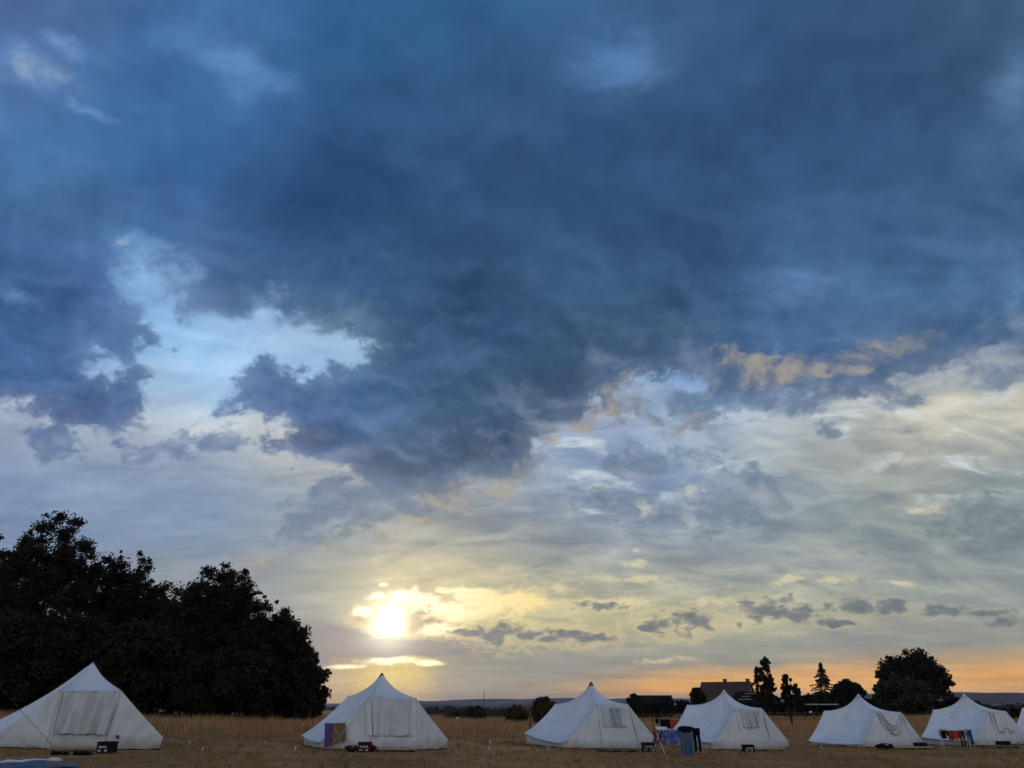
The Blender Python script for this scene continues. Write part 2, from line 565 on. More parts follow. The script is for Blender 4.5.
# 3 half-clouds, lit edges, deck
half_d = M('ADD', sd_half, M('ADD', cen(h_a, 70), cen(n_fin, 60)))
a_half = MR(half_d, -4.0, 12.0, 0.0, 0.80, True)
half_c = MIX(1.0, cld_c, XYZ(*(MR(n_fin, 0.3, 0.75, 1.22, 0.86) for _ in range(3))), 'MULTIPLY')
half_c = VM('ADD', half_c, VM('SCALE', (0.34, 0.32, 0.28), scale=M('MULTIPLY', lit_a, MR(half_d, 40.0, 0.0, 0.35, 1.0))))
half_c = MIX(M('MULTIPLY', dark_a, 0.5), half_c, MIX(1.0, half_c, (0.6, 0.66, 0.75), 'MULTIPLY'))
col = MIX(a_half, col, half_c)
deck_d = M('ADD', sd_deck, M('ADD', M('ADD', cen(h_a, 84), cen(n_fin, 66)), cen(n_big, 10)))
soft = M('MULTIPLY', MR(az0, -7.0, -17.0), MR(el0, 24.0, 29.0))
a_deck = MR(deck_d, M('MULTIPLY_ADD', soft, -10.0, -3.0), M('MULTIPLY_ADD', soft, 18.0, 13.0), 0.0, 1.0, True)
mot = M('ADD', M('ADD', cen(n_big, 1.35), cen(n_mid, 0.85)), cen(n_fin, 0.42))
THIN = [(22,66,46,26),(64,44,30,13),(85,104,30,9),(134,242,30,14),(1012,88,34,26),(800,288,46,20),(20,300,26,9),(232,60,60,30),(620,60,60,30)]
th_b = MR(blobs(THIN, 3.0, h_b, 1.0), -0.35, 1.3, 0.0, 0.55, True)
a_deck = M('MULTIPLY', a_deck, M('SUBTRACT', 1.0, th_b))
mot = M('ADD', 1.0, mot)
deck_c = MIX(1.0, cld_c, XYZ(mot, mot, M('ADD', M('MULTIPLY', mot, 0.85), 0.15)), 'MULTIPLY')
low = MR(el0, 36.0, 22.0, 0.18, 1.0)
edge_w = M('MULTIPLY', MR(deck_d, 75.0, 4.0), MR(az0, -17.0, -4.0, 0.15, 1.0))
lit_c = MIX(edge_w, (0.040, 0.062, 0.10), (0.27, 0.235, 0.195))
deck_c = VM('ADD', deck_c, VM('SCALE', lit_c, scale=M('MULTIPLY', lit_a, low)))
deck_c = MIX(M('MULTIPLY', M('MULTIPLY', dark_a, low), 1.1), deck_c, MIX(1.0, deck_c, (0.58, 0.62, 0.70), 'MULTIPLY'))
thin = MR(deck_d, 0.0, 34.0, 0.26, 0.0)
deck_c = MIX(thin, deck_c, sky_c)
col = MIX(a_deck, col, deck_c)
a_peach = MR(M('ADD', sd_peach, M('ADD', cen(h_a, 44), cen(n_fin, 44))), -3.0, 8.0, 0.0, 1.0, True)
a_peach = M('MULTIPLY', a_peach, MR(M('SUBTRACT', lit_a, dark_a), -0.4, 0.2, 0.30, 0.78))
peach_c = MIX(MR(M('SUBTRACT', lit_a, dark_a), -0.3, 0.35), lin((118, 124, 137)), lin((166, 158, 146)))
col = MIX(a_peach, col, peach_c)

# 4 glow of the veiled sun and the bright breaks round it
SD = Vector((math.sin(R(SUN_AZ)) * math.cos(R(SUN_EL)), math.cos(R(SUN_AZ)) * math.cos(R(SUN_EL)), math.sin(R(SUN_EL))))
dots = M('MAXIMUM', VM('DOT_PRODUCT', D, tuple(SD)), 0.0)
SUNNY = [(388,622,20,18),(500,604,40,12),(455,612,44,12),(440,630,26,9),(425,606,30,12),(376,597,14,4),(398,597,12,4),
         (382,586,5,2),(345,667,20,2.6),(392,662,36,4.2),(428,664,18,3),(525,600,28,12),(480,598,40,8),(415,600,30,10),(470,592,40,4),(360,612,12,8)]
b_sun = blobs(SUNNY, 2.6, n_puf, 0.6)
a_sun = MR(b_sun, -0.40, 0.80, 0.0, 1.0, True)
g_wide = M('POWER', dots, 90.0)
g_mid = M('POWER', dots, 700.0)
g_core = M('POWER', dots, 6000.0)
sun_c = MIX(M('POWER', dots, 160.0), lin((250, 224, 150)), (1.35, 1.25, 0.92))
col = MIX(M('MULTIPLY', a_sun, 0.95), col, sun_c)

# 5 the bank under the sun and small dark clouds low over the horizon
PUFF = [(505,634,27,12),(540,632,20,5),(478,634,26,4),(577,635,30,7),(548,638,12,5),(600,604,26,4.5),(672,624,26,10),(698,618,16,10),
        (766,607,28,12),(750,600,14,6),(803,616,21,11),(874,608,44,8),(850,611,20,5),(944,611,30,5),(980,614,24,4),(650,628,12,4),
        (414,620,12,12),(430,622,14,4),(362,619,14,4.5),(826,625,26,4),(1010,622,26,4)]
BANK = [(330,640,46,16),(380,648,50,11),(430,649,44,9),(465,646,30,6),(300,650,40,20)]
b_bank = MR(blobs(BANK, 1.3, n_puf, 0.5), -0.05, 0.22, 0.0, 0.93, True)
bank_c = MIX(MR(n_puf2, 0.3, 0.7), lin((118, 122, 138)), lin((150, 144, 146)))
col = MIX(b_bank, col, bank_c)
pb = blobs(PUFF, 3.6, n_puf, 0.8, 1.28)
rim = M('MULTIPLY', MR(pb, -0.75, 0.2, 0.0, 1.0, True), MR(dots, 0.80, 0.99, 0.08, 0.34))
col = MIX(rim, col, lin((244, 224, 160)))
a_puff = MR(pb, -0.10, 0.75, 0.0, 0.92, True)
puff_c = MIX(MR(n_puf, 0.35, 0.7), lin((124, 130, 133)), lin((88, 101, 117)))
puff_c = MIX(M('MULTIPLY', g_mid, 0.8), puff_c, lin((190, 160, 125)))
col = MIX(a_puff, col, puff_c)

# 6 scattered light round the sun, and its fan of rays under the bank
daz = M('SUBTRACT', az0, SUN_AZ)
dele = M('SUBTRACT', el0, SUN_EL)
ang = M('ARCTAN2', daz, M('MULTIPLY', dele, -1.0))
rays = NOISE(XYZ(M('MULTIPLY', ang, 5.0), 0.0, 2.0), 1.0, 3.0, 0.6)
below = M('MULTIPLY', MR(el0, 2.9, 2.2, 0.0, 1.0, True), MR(M('ABSOLUTE', ang), 0.55, 1.25, 1.0, 0.0, True))
raysum = M('MULTIPLY', M('MULTIPLY', MR(rays, 0.38, 0.78), below), 0.20)


def glow(c, f):
    return VM('SCALE', tuple(c), scale=f)


col = VM('ADD', col, glow((1.0, 0.80, 0.42), M('ADD', M('MULTIPLY', g_wide, 0.13), M('MULTIPLY', g_mid, 0.16))))
col = VM('ADD', col, glow((1.0, 0.92, 0.72), M('MULTIPLY', M('POWER', dots, 2600.0), 0.75)))
col = VM('ADD', col, glow((1.0, 0.70, 0.35), raysum))

# 7 the clearer half of the sky behind, and the dim land below the horizon
back_c = MIX(MR(el0, 0.0, 55.0), (0.71, 0.71, 0.77), (0.20, 0.31, 0.52))
back_c = MIX(1.0, back_c, XYZ(*(MR(n_big, 0.3, 0.7, 0.75, 1.2) for _ in range(3))), 'MULTIPLY')
col = MIX(MR(dy, 0.22, -0.25, 0.0, 1.0, True), col, back_c)
col = MIX(MR(el0, -0.4, -2.0), col, (0.10, 0.085, 0.07))

cover = M('SUBTRACT', 1.0, a_deck)
bg1 = nt.nodes.new('ShaderNodeBackground')
nt.links.new(col.s, bg1.inputs[0])
bg1.inputs[1].default_value = 1.0
skyt = nt.nodes.new('ShaderNodeTexSky')
skyt.sky_type = 'NISHITA'
skyt.sun_disc = False
skyt.sun_elevation = R(SUN_EL)
skyt.sun_rotation = R(SUN_AZ)
skyt.air_density = 1.0
skyt.dust_density = 0.6
bg2 = nt.nodes.new('ShaderNodeBackground')
nt.links.new(skyt.outputs[0], bg2.inputs[0])
_in(bg2, 1, M('MULTIPLY', M('MULTIPLY', cover, MR(dots, 0.93, 0.999, 1.0, 0.2)), 0.004))
ad = nt.nodes.new('ShaderNodeAddShader')
nt.links.new(bg1.outputs[0], ad.inputs[0])
nt.links.new(bg2.outputs[0], ad.inputs[1])
wo = nt.nodes.new('ShaderNodeOutputWorld')
nt.links.new(ad.outputs[0], wo.inputs[0])
world.cycles.sampling_method = 'MANUAL'
world.cycles.sample_map_resolution = 512

# sun: veiled, low, ahead of the camera
sl = bpy.data.lights.new('sun', 'SUN')
sl.energy = 0.5
sl.angle = R(10)
sl.color = (1.0, 0.78, 0.52)
so = bpy.data.objects.new('sun', sl)
COL.objects.link(so)
so.rotation_euler = (-SD).to_track_quat('-Z', 'Y').to_euler()
so.location = SD * 60

# camera
cd = bpy.data.cameras.new('camera')
cam = bpy.data.objects.new('camera', cd)
COL.objects.link(cam)
cam.location = (0, 0, EYE)
cam.rotation_euler = (PI / 2 + PITCH, 0, 0)
cd.sensor_fit = 'HORIZONTAL'
cd.sensor_width = 36.0
cd.lens = FPX / W * 36.0
cd.clip_start = 0.1
cd.clip_end = 30000
sc.camera = cam
sc.view_settings.view_transform = 'Standard'
sc.view_settings.look = 'None'
sc.view_settings.exposure = 0.0
sc.view_settings.gamma = 1.0
sc.render.engine = 'CYCLES'
sc.cycles.use_adaptive_sampling = True
sc.cycles.adaptive_threshold = 0.02
sc.cycles.adaptive_min_samples = 6
sc.cycles.use_denoising = True
sc.cycles.denoiser = 'OPENIMAGEDENOISE'
sc.cycles.denoising_prefilter = 'ACCURATE'
sc.cycles.max_bounces = 4
sc.cycles.diffuse_bounces = 2
sc.cycles.glossy_bounces = 2
# ------------------------------------------------------------------ materials
def mat(name, c1, c2=None, scale=8.0, rough=0.85, bump=0.0, bscale=None, trans=0.0, spec=0.25, stretch=(1, 1, 1), metal=0.0, detail=4.0,
        tint=None, dirt=0.0):
    """Principled surface whose colour wanders between two values by object-space noise."""
    m = bpy.data.materials.new(name)
    m.use_nodes = True
    t = m.node_tree
    S.nt = t
    p = t.nodes['Principled BSDF']
    out = t.nodes['Material Output']
    tcn = t.nodes.new('ShaderNodeTexCoord')
    co = VM('MULTIPLY', S(tcn.outputs['Object']), stretch)
    c2 = c2 or c1
    n = NOISE(co, scale, detail, 0.6)
    c = MIX(MR(n, 0.3, 0.7), list(c1), list(c2))
    if tint is not None:
        a = t.nodes.new('ShaderNodeAttribute')
        a.attribute_name = 'tint'
        c = MIX(S(a.outputs['Fac']), c, list(tint))
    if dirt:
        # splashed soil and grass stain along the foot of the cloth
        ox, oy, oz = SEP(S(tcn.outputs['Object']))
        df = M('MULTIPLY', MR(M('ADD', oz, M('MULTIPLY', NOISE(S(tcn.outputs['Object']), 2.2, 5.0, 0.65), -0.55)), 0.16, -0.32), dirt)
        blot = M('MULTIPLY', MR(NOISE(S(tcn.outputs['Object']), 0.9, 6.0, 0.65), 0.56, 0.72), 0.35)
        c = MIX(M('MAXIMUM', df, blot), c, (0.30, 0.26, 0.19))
    t.links.new(c.s, p.inputs['Base Color'])
    p.inputs['Roughness'].default_value = rough
    p.inputs['Specular IOR Level'].default_value = spec
    p.inputs['Metallic'].default_value = metal
    if bump:
        b = t.nodes.new('ShaderNodeBump')
        b.inputs['Strength'].default_value = 1.0
        b.inputs['Distance'].default_value = bump
        nb = NOISE(co, bscale or scale, 5.0, 0.6)
        t.links.new(nb.s, b.inputs['Height'])
        t.links.new(b.outputs[0], p.inputs['Normal'])
    if trans:
        tr = t.nodes.new('ShaderNodeBsdfTranslucent')
        t.links.new(c.s, tr.inputs[0])
        mx = t.nodes.new('ShaderNodeMixShader')
        mx.inputs[0].default_value = trans
        t.links.new(p.outputs[0], mx.inputs[1])
        t.links.new(tr.outputs[0], mx.inputs[2])
        t.links.new(mx.outputs[0], out.inputs[0])
    return m


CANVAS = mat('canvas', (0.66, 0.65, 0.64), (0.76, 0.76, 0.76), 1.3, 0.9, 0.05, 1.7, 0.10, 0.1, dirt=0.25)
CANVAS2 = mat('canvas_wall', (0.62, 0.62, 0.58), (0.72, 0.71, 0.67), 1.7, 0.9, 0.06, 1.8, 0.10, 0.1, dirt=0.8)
CLOTH = mat('canvas_flap', (0.50, 0.50, 0.46), (0.64, 0.63, 0.58), 2.4, 0.9, 0.03, 3.0, 0.10, 0.1)
SEAM = mat('seam', (0.10, 0.10, 0.10), (0.20, 0.20, 0.19), 9)
MESHWIN = mat('window_mesh', (0.20, 0.21, 0.22), (0.40, 0.41, 0.42), 7, 0.6, 0.01, 6, stretch=(1, 1, 0.3))
CAPM = mat('cap_fabric', (0.07, 0.07, 0.06), (0.11, 0.11, 0.10), 5)
ROPE = mat('rope', (0.30, 0.28, 0.23), (0.40, 0.37, 0.30), 20)
DARKROPE = mat('dark_rope', (0.03, 0.03, 0.03), (0.05, 0.05, 0.05), 20)
PEGM = mat('peg', (0.75, 0.73, 0.66), (0.6, 0.58, 0.5), 20)
WOOD = mat('wood', (0.30, 0.22, 0.14), (0.42, 0.33, 0.22), 4, 0.8, 0.004, 30, stretch=(1, 8, 8))
OLDWOOD = mat('weathered_wood', (0.10, 0.075, 0.05), (0.17, 0.13, 0.09), 6, 0.9, stretch=(6, 6, 1))
BLACKP = mat('black_plastic', (0.007, 0.007, 0.011), (0.012, 0.012, 0.017), 9, 0.75, spec=0.1)
MAROONP = mat('maroon_plastic', (0.045, 0.011, 0.010), (0.065, 0.016, 0.013), 9, 0.7, spec=0.1)
WHITEP = mat('white_print', (0.55, 0.56, 0.6), (0.45, 0.46, 0.5), 9, 0.6)
REDP = mat('red_print', (0.35, 0.03, 0.03), (0.28, 0.03, 0.03), 9, 0.6)
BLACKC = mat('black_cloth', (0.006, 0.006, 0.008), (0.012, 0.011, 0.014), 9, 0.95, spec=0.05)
MAROONC = mat('maroon_cloth', (0.13, 0.018, 0.03), (0.22, 0.05, 0.075), 4, 0.95)
REDC = mat('red_cloth', (0.42, 0.035, 0.03), (0.55, 0.06, 0.04), 5, 0.95)
DKREDC = mat('dark_red_cloth', (0.16, 0.02, 0.02), (0.25, 0.04, 0.03), 6, 0.95)
BLUEP = mat('blue_patterned_cloth', (0.025, 0.035, 0.14), (0.16, 0.21, 0.38), 9, 0.95, detail=2.0)
GREYBLUE = mat('grey_blue_cloth', (0.045, 0.085, 0.125), (0.095, 0.15, 0.20), 4, 0.95, 0.01, 6, stretch=(3, 3, 0.5))
NAVYC = mat('navy_cloth', (0.02, 0.035, 0.08), (0.035, 0.06, 0.12), 6, 0.95)
WHITEC = mat('pale_cloth', (0.55, 0.50, 0.55), (0.7, 0.6, 0.62), 6, 0.95)
PURPLEC = mat('purple_cloth', (0.09, 0.045, 0.13), (0.15, 0.07, 0.19), 5, 0.95)
TANC = mat('tan_cloth', (0.15, 0.085, 0.04), (0.24, 0.13, 0.065), 4, 0.95)
MAUVEC = mat('mauve_cloth', (0.22, 0.13, 0.12), (0.28, 0.16, 0.14), 4, 0.95)
ALU = mat('white_tube', (0.6, 0.6, 0.6), (0.5, 0.5, 0.52), 9, 0.4)
TARPM = mat('tarpaulin', (0.045, 0.07, 0.105), (0.10, 0.14, 0.18), 2.0, 0.7, 0.02, 3)
BARK = mat('bark', (0.035, 0.028, 0.022), (0.06, 0.048, 0.036), 5, 0.95, 0.02, 12, stretch=(1, 1, 0.3))
STAKE = mat('stake', (0.07, 0.052, 0.036), (0.11, 0.08, 0.055), 8, 0.9)


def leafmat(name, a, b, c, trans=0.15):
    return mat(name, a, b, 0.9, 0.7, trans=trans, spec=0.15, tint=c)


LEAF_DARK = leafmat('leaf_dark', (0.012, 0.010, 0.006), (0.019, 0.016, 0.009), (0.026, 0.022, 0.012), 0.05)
LEAF_MID = leafmat('leaf_mid', (0.030, 0.036, 0.015), (0.045, 0.05, 0.02), (0.055, 0.06, 0.025))
LEAF_WILLOW = leafmat('leaf_willow', (0.026, 0.030, 0.014), (0.036, 0.040, 0.019), (0.045, 0.050, 0.024))
LEAF_RUST = leafmat('leaf_rust', (0.06, 0.032, 0.016), (0.085, 0.045, 0.02), (0.10, 0.055, 0.024))
NEEDLE = leafmat('needle', (0.018, 0.022, 0.014), (0.026, 0.03, 0.018), (0.032, 0.036, 0.02), 0.05)
GRASSM = mat('dry_grass', (0.26, 0.14, 0.060), (0.37, 0.205, 0.085), 0.35, 0.9, trans=0.25, spec=0.1, tint=(0.66, 0.40, 0.18))
SHORTM = mat('short_grass_blades', (0.11, 0.078, 0.028), (0.30, 0.15, 0.053), 0.16, 0.9, trans=0.2, spec=0.1, tint=(0.40, 0.235, 0.105))

# field: mown straw-coloured grass with greener worn areas
gm = bpy.data.materials.new('field_grass')
gm.use_nodes = True
t = gm.node_tree
S.nt = t
p = t.nodes['Principled BSDF']
co = S(t.nodes.new('ShaderNodeTexCoord').outputs['Object'])
n1 = NOISE(co, 0.16, 5.0, 0.6)
n2 = NOISE(VM('MULTIPLY', co, (1, 0.6, 1)), 1.4, 6.0, 0.65)
n3 = NOISE(co, 14.0, 4.0, 0.7)
c = MIX(MR(n1, 0.42, 0.58), (0.30, 0.142, 0.048), (0.092, 0.072, 0.025))
c = MIX(MR(n2, 0.35, 0.72), c, (0.37, 0.178, 0.06))
c = MIX(MR(n3, 0.45, 0.85), c, (0.50, 0.28, 0.125))
c = MIX(MR(n3, 0.42, 0.22), c, (0.07, 0.042, 0.018))
t.links.new(c.s, p.inputs['Base Color'])
p.inputs['Roughness'].default_value = 0.95
p.inputs['Specular IOR Level'].default_value = 0.1
b = t.nodes.new('ShaderNodeBump')
b.inputs['Distance'].default_value = 0.05
hb = M('ADD', M('MULTIPLY', n3, 0.6), n2)
t.links.new(hb.s, b.inputs['Height'])
t.links.new(b.outputs[0], p.inputs['Normal'])

hm = bpy.data.materials.new('far_land')
hm.use_nodes = True
t = hm.node_tree
S.nt = t
p = t.nodes['Principled BSDF']
co = S(t.nodes.new('ShaderNodeTexCoord').outputs['Object'])
n1 = NOISE(VM('MULTIPLY', co, (1, 0.55, 0)), 0.0011, 4.0, 0.55)
n2 = NOISE(VM('MULTIPLY', co, (1, 1, 0)), 0.012, 5.0, 0.6)
c = MIX(MR(n2, 0.35, 0.65), (0.016, 0.012, 0.008), (0.036, 0.026, 0.016))
c = MIX(MR(n1, 0.56, 0.60), c, (0.17, 0.135, 0.085))
t.links.new(c.s, p.inputs['Base Color'])
p.inputs['Roughness'].default_value = 1.0
p.inputs['Specular IOR Level'].default_value = 0.0

# ------------------------------------------------------------------ ground and far land
na, nr = 300, 120
rs = [0.0] + [1.2 * (720 / 1.2) ** (k / (nr - 1)) for k in range(nr)]
vs = [(0, 0, ground_z(0, 0))]
for r in rs[1:]:
    for k in range(na):
        a = 2 * PI * k / na
        x, y = r * math.sin(a), r * math.cos(a)
        vs.append((x, y, ground_z(x, y)))
fs = [(0, 1 + (k + 1) % na, 1 + k) for k in range(na)]
for i in range(len(rs) - 2):
    b0, b1 = 1 + i * na, 1 + (i + 1) * na
    for k in range(na):
        k2 = (k + 1) % na
        fs.append((b0 + k, b0 + k2, b1 + k2, b1 + k))
g = MB()
g.add(vs, fs)
go = g.build('ground', gm, None, True)
tag(go, kind='structure')

rnd = np.random.RandomState(5)


def hill_h(az, r):
    """Heights of the land beyond the field: valley floor, then low ridges."""
    h = -32 - 14 * smooth(0.12, -0.1, az) * smooth(1200, 3000, r)
    for (rc, wd, amp, f, ph) in ((1500, 500, 20, 9, 0.4), (3000, 700, 34, 6, 2.1), (4800, 900, 52, 5, 4.2), (7200, 1200, 66, 4.1, 1.0), (9500, 1500, 60, 3.2, 0.2)):
        m = 0.55 + 0.28 * math.sin(f * az + ph) + 0.17 * math.sin(2.7 * f * az + 2 * ph)
        h += amp * m * math.exp(-((r - rc) / wd) ** 2) * (1.0 + 0.9 * smooth(0.05, 0.5, az))
    h += 5 * math.sin(az * 60 + r * 0.004) * smooth(900, 2500, r)
    h -= 12 * smooth(800, 500, r)
    return h


g = MB()
na2, nr2 = 220, 90
vs, fs = [], []
for j in range(nr2 + 1):
    r = 420 * (13000 / 420) ** (j / nr2)
    for k in range(na2 + 1):
        a = -1.15 + 2.3 * k / na2
        x, y = r * math.sin(a), r * math.cos(a)
        vs.append((x, y, hill_h(a, r)))
for j in range(nr2):
    for k in range(na2):
        q = j * (na2 + 1) + k
        fs.append((q, q + 1, q + na2 + 2, q + na2 + 1))
g.add(vs, fs)
tag(g.build('hills', hm, None, True), kind='structure')


# ------------------------------------------------------------------ grass
def blades(name, pts, hmin, hmax, width, lean, matl, seed, per, hfn=None):
    """One object of many thin bent blades on the given ground points (n,3)."""
    rg = np.random.RandomState(seed)
    n = len(pts) * per
    base = np.repeat(pts, per, axis=0) + np.c_[rg.normal(0, 0.06, n), rg.normal(0, 0.06, n), np.zeros(n)]
    h = rg.uniform(hmin, hmax, n) * np.repeat(rg.uniform(0.75, 1.2, len(pts)) * (1.0 if hfn is None else np.array([hfn(q[0], q[1]) for q in pts])), per)
    a = rg.uniform(0, 2 * PI, n)
    wdir = np.c_[np.cos(a), np.sin(a), np.zeros(n)]
    la = rg.uniform(0, 2 * PI, n)
    ln = np.abs(rg.normal(0, lean, n)) * h
    ld = np.c_[np.cos(la) * ln, np.sin(la) * ln, np.zeros(n)]
    w = width * rg.uniform(0.6, 1.3, n)
    up = np.c_[np.zeros(n), np.zeros(n), h]
    v0 = base - wdir * w[:, None] / 2
    v1 = base + wdir * w[:, None] / 2
    mid = base + ld * 0.35 + up * 0.6
    v2 = mid + wdir * w[:, None] * 0.42
    v3 = mid - wdir * w[:, None] * 0.42
    tip = base + ld + up * 0.97
    v = np.stack([v0, v1, v2, v3, tip], axis=1).reshape(-1, 3)
    i = np.arange(n) * 5
    tris = np.concatenate([np.c_[i, i + 1, i + 2], np.c_[i, i + 2, i + 3], np.c_[i + 3, i + 2, i + 4]])
    tn = np.repeat(np.clip(rg.normal(0.3, 0.3, n), 0, 1), 5)
    return np_mesh(name, v, tris, matl, tint=tn)


def px_y(x, y, z):
    """Photograph row and column of a world point."""
    zc = y * CT + (z - EYE) * ST
    yc = -y * ST + (z - EYE) * CT
    return 512 + FPX * x / zc, 384 - FPX * yc / zc


def scatter(n, x0, x1, y0, y1, keep, seed):
    rg = random.Random(seed)
    out = []
    while len(out) < n:
        y = y0 + (y1 - y0) * rg.random()
        x = x0 + (x1 - x0) * rg.random()
        if abs(x) > y * 0.80 + 3:
            continue
        z = ground_z(x, y)
        if keep(x, y, z, rg):
            out.append((x, y, z - 0.02))
    return np.array(out)


def meadow_edge(x):
    """Where the mown camp site ends and the tall grass begins."""
    return 39 + 0.55 * max(0.0, x + 22) * smooth(-22, 10, x) + 1.6 * math.sin(x * 0.5) + 0.9 * math.sin(x * 1.7)


def keep_tall(x, y, z, rg):
    e = meadow_edge(x)
    if y < e - 3 or y > 106:
        return False
    if x < -14 and y > 72:
        return False
    return rg.random() < smooth(e - 3, e + 9, y) * (0.72 + 0.28 * math.sin(x * 0.37 + 1.7 * math.sin(y * 0.21)) * math.sin(y * 0.31 + x * 0.11))


def tall_h(x, y):
    e = meadow_edge(x)
    q = 0.5 + 0.5 * math.sin(x * 0.53 + 2.1 * math.sin(y * 0.27)) * math.sin(y * 0.43 + 1.1 * math.sin(x * 0.29))
    return (0.28 + 0.72 * smooth(e - 3, e + 8, y)) * (0.72 + 0.42 * q)


def keep_short(x, y, z, rg):
    if y > meadow_edge(x) + 3:
        return False
    q = math.sin(x * 0.7 + 2 * math.sin(y * 0.4)) * math.sin(y * 0.9 + 1.3 * math.sin(x * 0.33))
    return rg.random() < 0.55 + 0.45 * q


tg = blades('tall_grass', scatter(42000, -60, 85, 36, 106, keep_tall, 3), 0.38, 0.74, 0.030, 0.30, GRASSM, 11, 5, tall_h)
tag(tg, kind='stuff')
sg = blades('short_grass', scatter(46000, -40, 50, 17, 62, keep_short, 4), 0.02, 0.065, 0.02, 0.7, SHORTM, 12, 5)
tag(sg, kind='stuff')
tuf = blades('grass_tufts', scatter(2600, -40, 50, 18, 60, lambda x, y, z, rg: y < meadow_edge(x) + 2 and rg.random() < 0.5 + 0.5 * math.sin(x * 1.1 + 2 * math.sin(y * 0.7)), 6), 0.07, 0.20, 0.022, 0.7, SHORTM, 14, 9)
tag(tuf, kind='stuff')
# ------------------------------------------------------------------ trees
def leaf_cloud(centres, radii, per, size, seed, squash=0.85, droop=0.0, shell=0.35):
    """Leaf-shaped rhombs filling many small balls: (verts, faces, tint)."""
    rg = np.random.RandomState(seed)
    ra = np.array(radii) ** 1.6
    per = np.maximum(6, per * len(ra) * ra / ra.sum()).astype(int)
    C = np.repeat(np.array(centres), per, axis=0)
    Rr = np.repeat(np.array(radii), per)
    n = len(C)
    d = rg.normal(size=(n, 3))
    d /= np.linalg.norm(d, axis=1)[:, None]
    u = np.minimum(np.abs(rg.normal(0, 0.5, n)) + shell * 0.3, rg.uniform(0.85, 1.1, n))
    pos = C + d * (Rr * u)[:, None] * np.array([1, 1, squash])
    a = rg.normal(size=(n, 3)) + np.array([0, 0, -droop])
    a /= np.linalg.norm(a, axis=1)[:, None]
    b = np.cross(a, rg.normal(size=(n, 3)))
    b /= np.linalg.norm(b, axis=1)[:, None] + 1e-9
    L = size * rg.uniform(0.6, 1.35, n)
    a *= L[:, None]
    b *= (L * 0.33)[:, None]
    v = np.stack([pos - a * 0.5, pos - a * 0.05 + b, pos + a * 0.5, pos - a * 0.05 - b], axis=1).reshape(-1, 3)
    i = np.arange(n) * 4
    f = np.c_[i, i + 1, i + 2, i + 3]
    tint = np.repeat(np.clip(np.repeat(rg.uniform(0, 1, len(radii)), per) * 0.6 + rg.normal(0.1, 0.2, n), 0, 1), 4)
    return v, f, tint


def trunk_mesh(h, r, limbs, seed, fork=0.35):
    rg = random.Random(seed)
    m = MB()
    pts, rad = [], []
    sx = sy = 0.0
    for k in range(9):
        t_ = k / 8
        sx += rg.uniform(-1, 1) * 0.02 * h
        sy += rg.uniform(-1, 1) * 0.02 * h
        pts.append((sx * t_, sy * t_, h * t_ - 0.1))
        rad.append(r * (1.35 - 0.35 * min(1, t_ * 8)) * (1 - 0.88 * t_))
    m.tube(pts, rad, 8)
    for L in limbs:
        t_ = rg.uniform(fork, 0.75)
        k = int(t_ * 8)
        p0 = Vector(pts[k])
        p1 = Vector(L)
        mid = (p0 + p1) / 2 + Vector((rg.uniform(-.3, .3), rg.uniform(-.3, .3), -0.06 * (p1 - p0).length))
        m.tube([p0, mid, p1], [rad[k] * 0.55, rad[k] * 0.35, 0.02], 5)
    return m


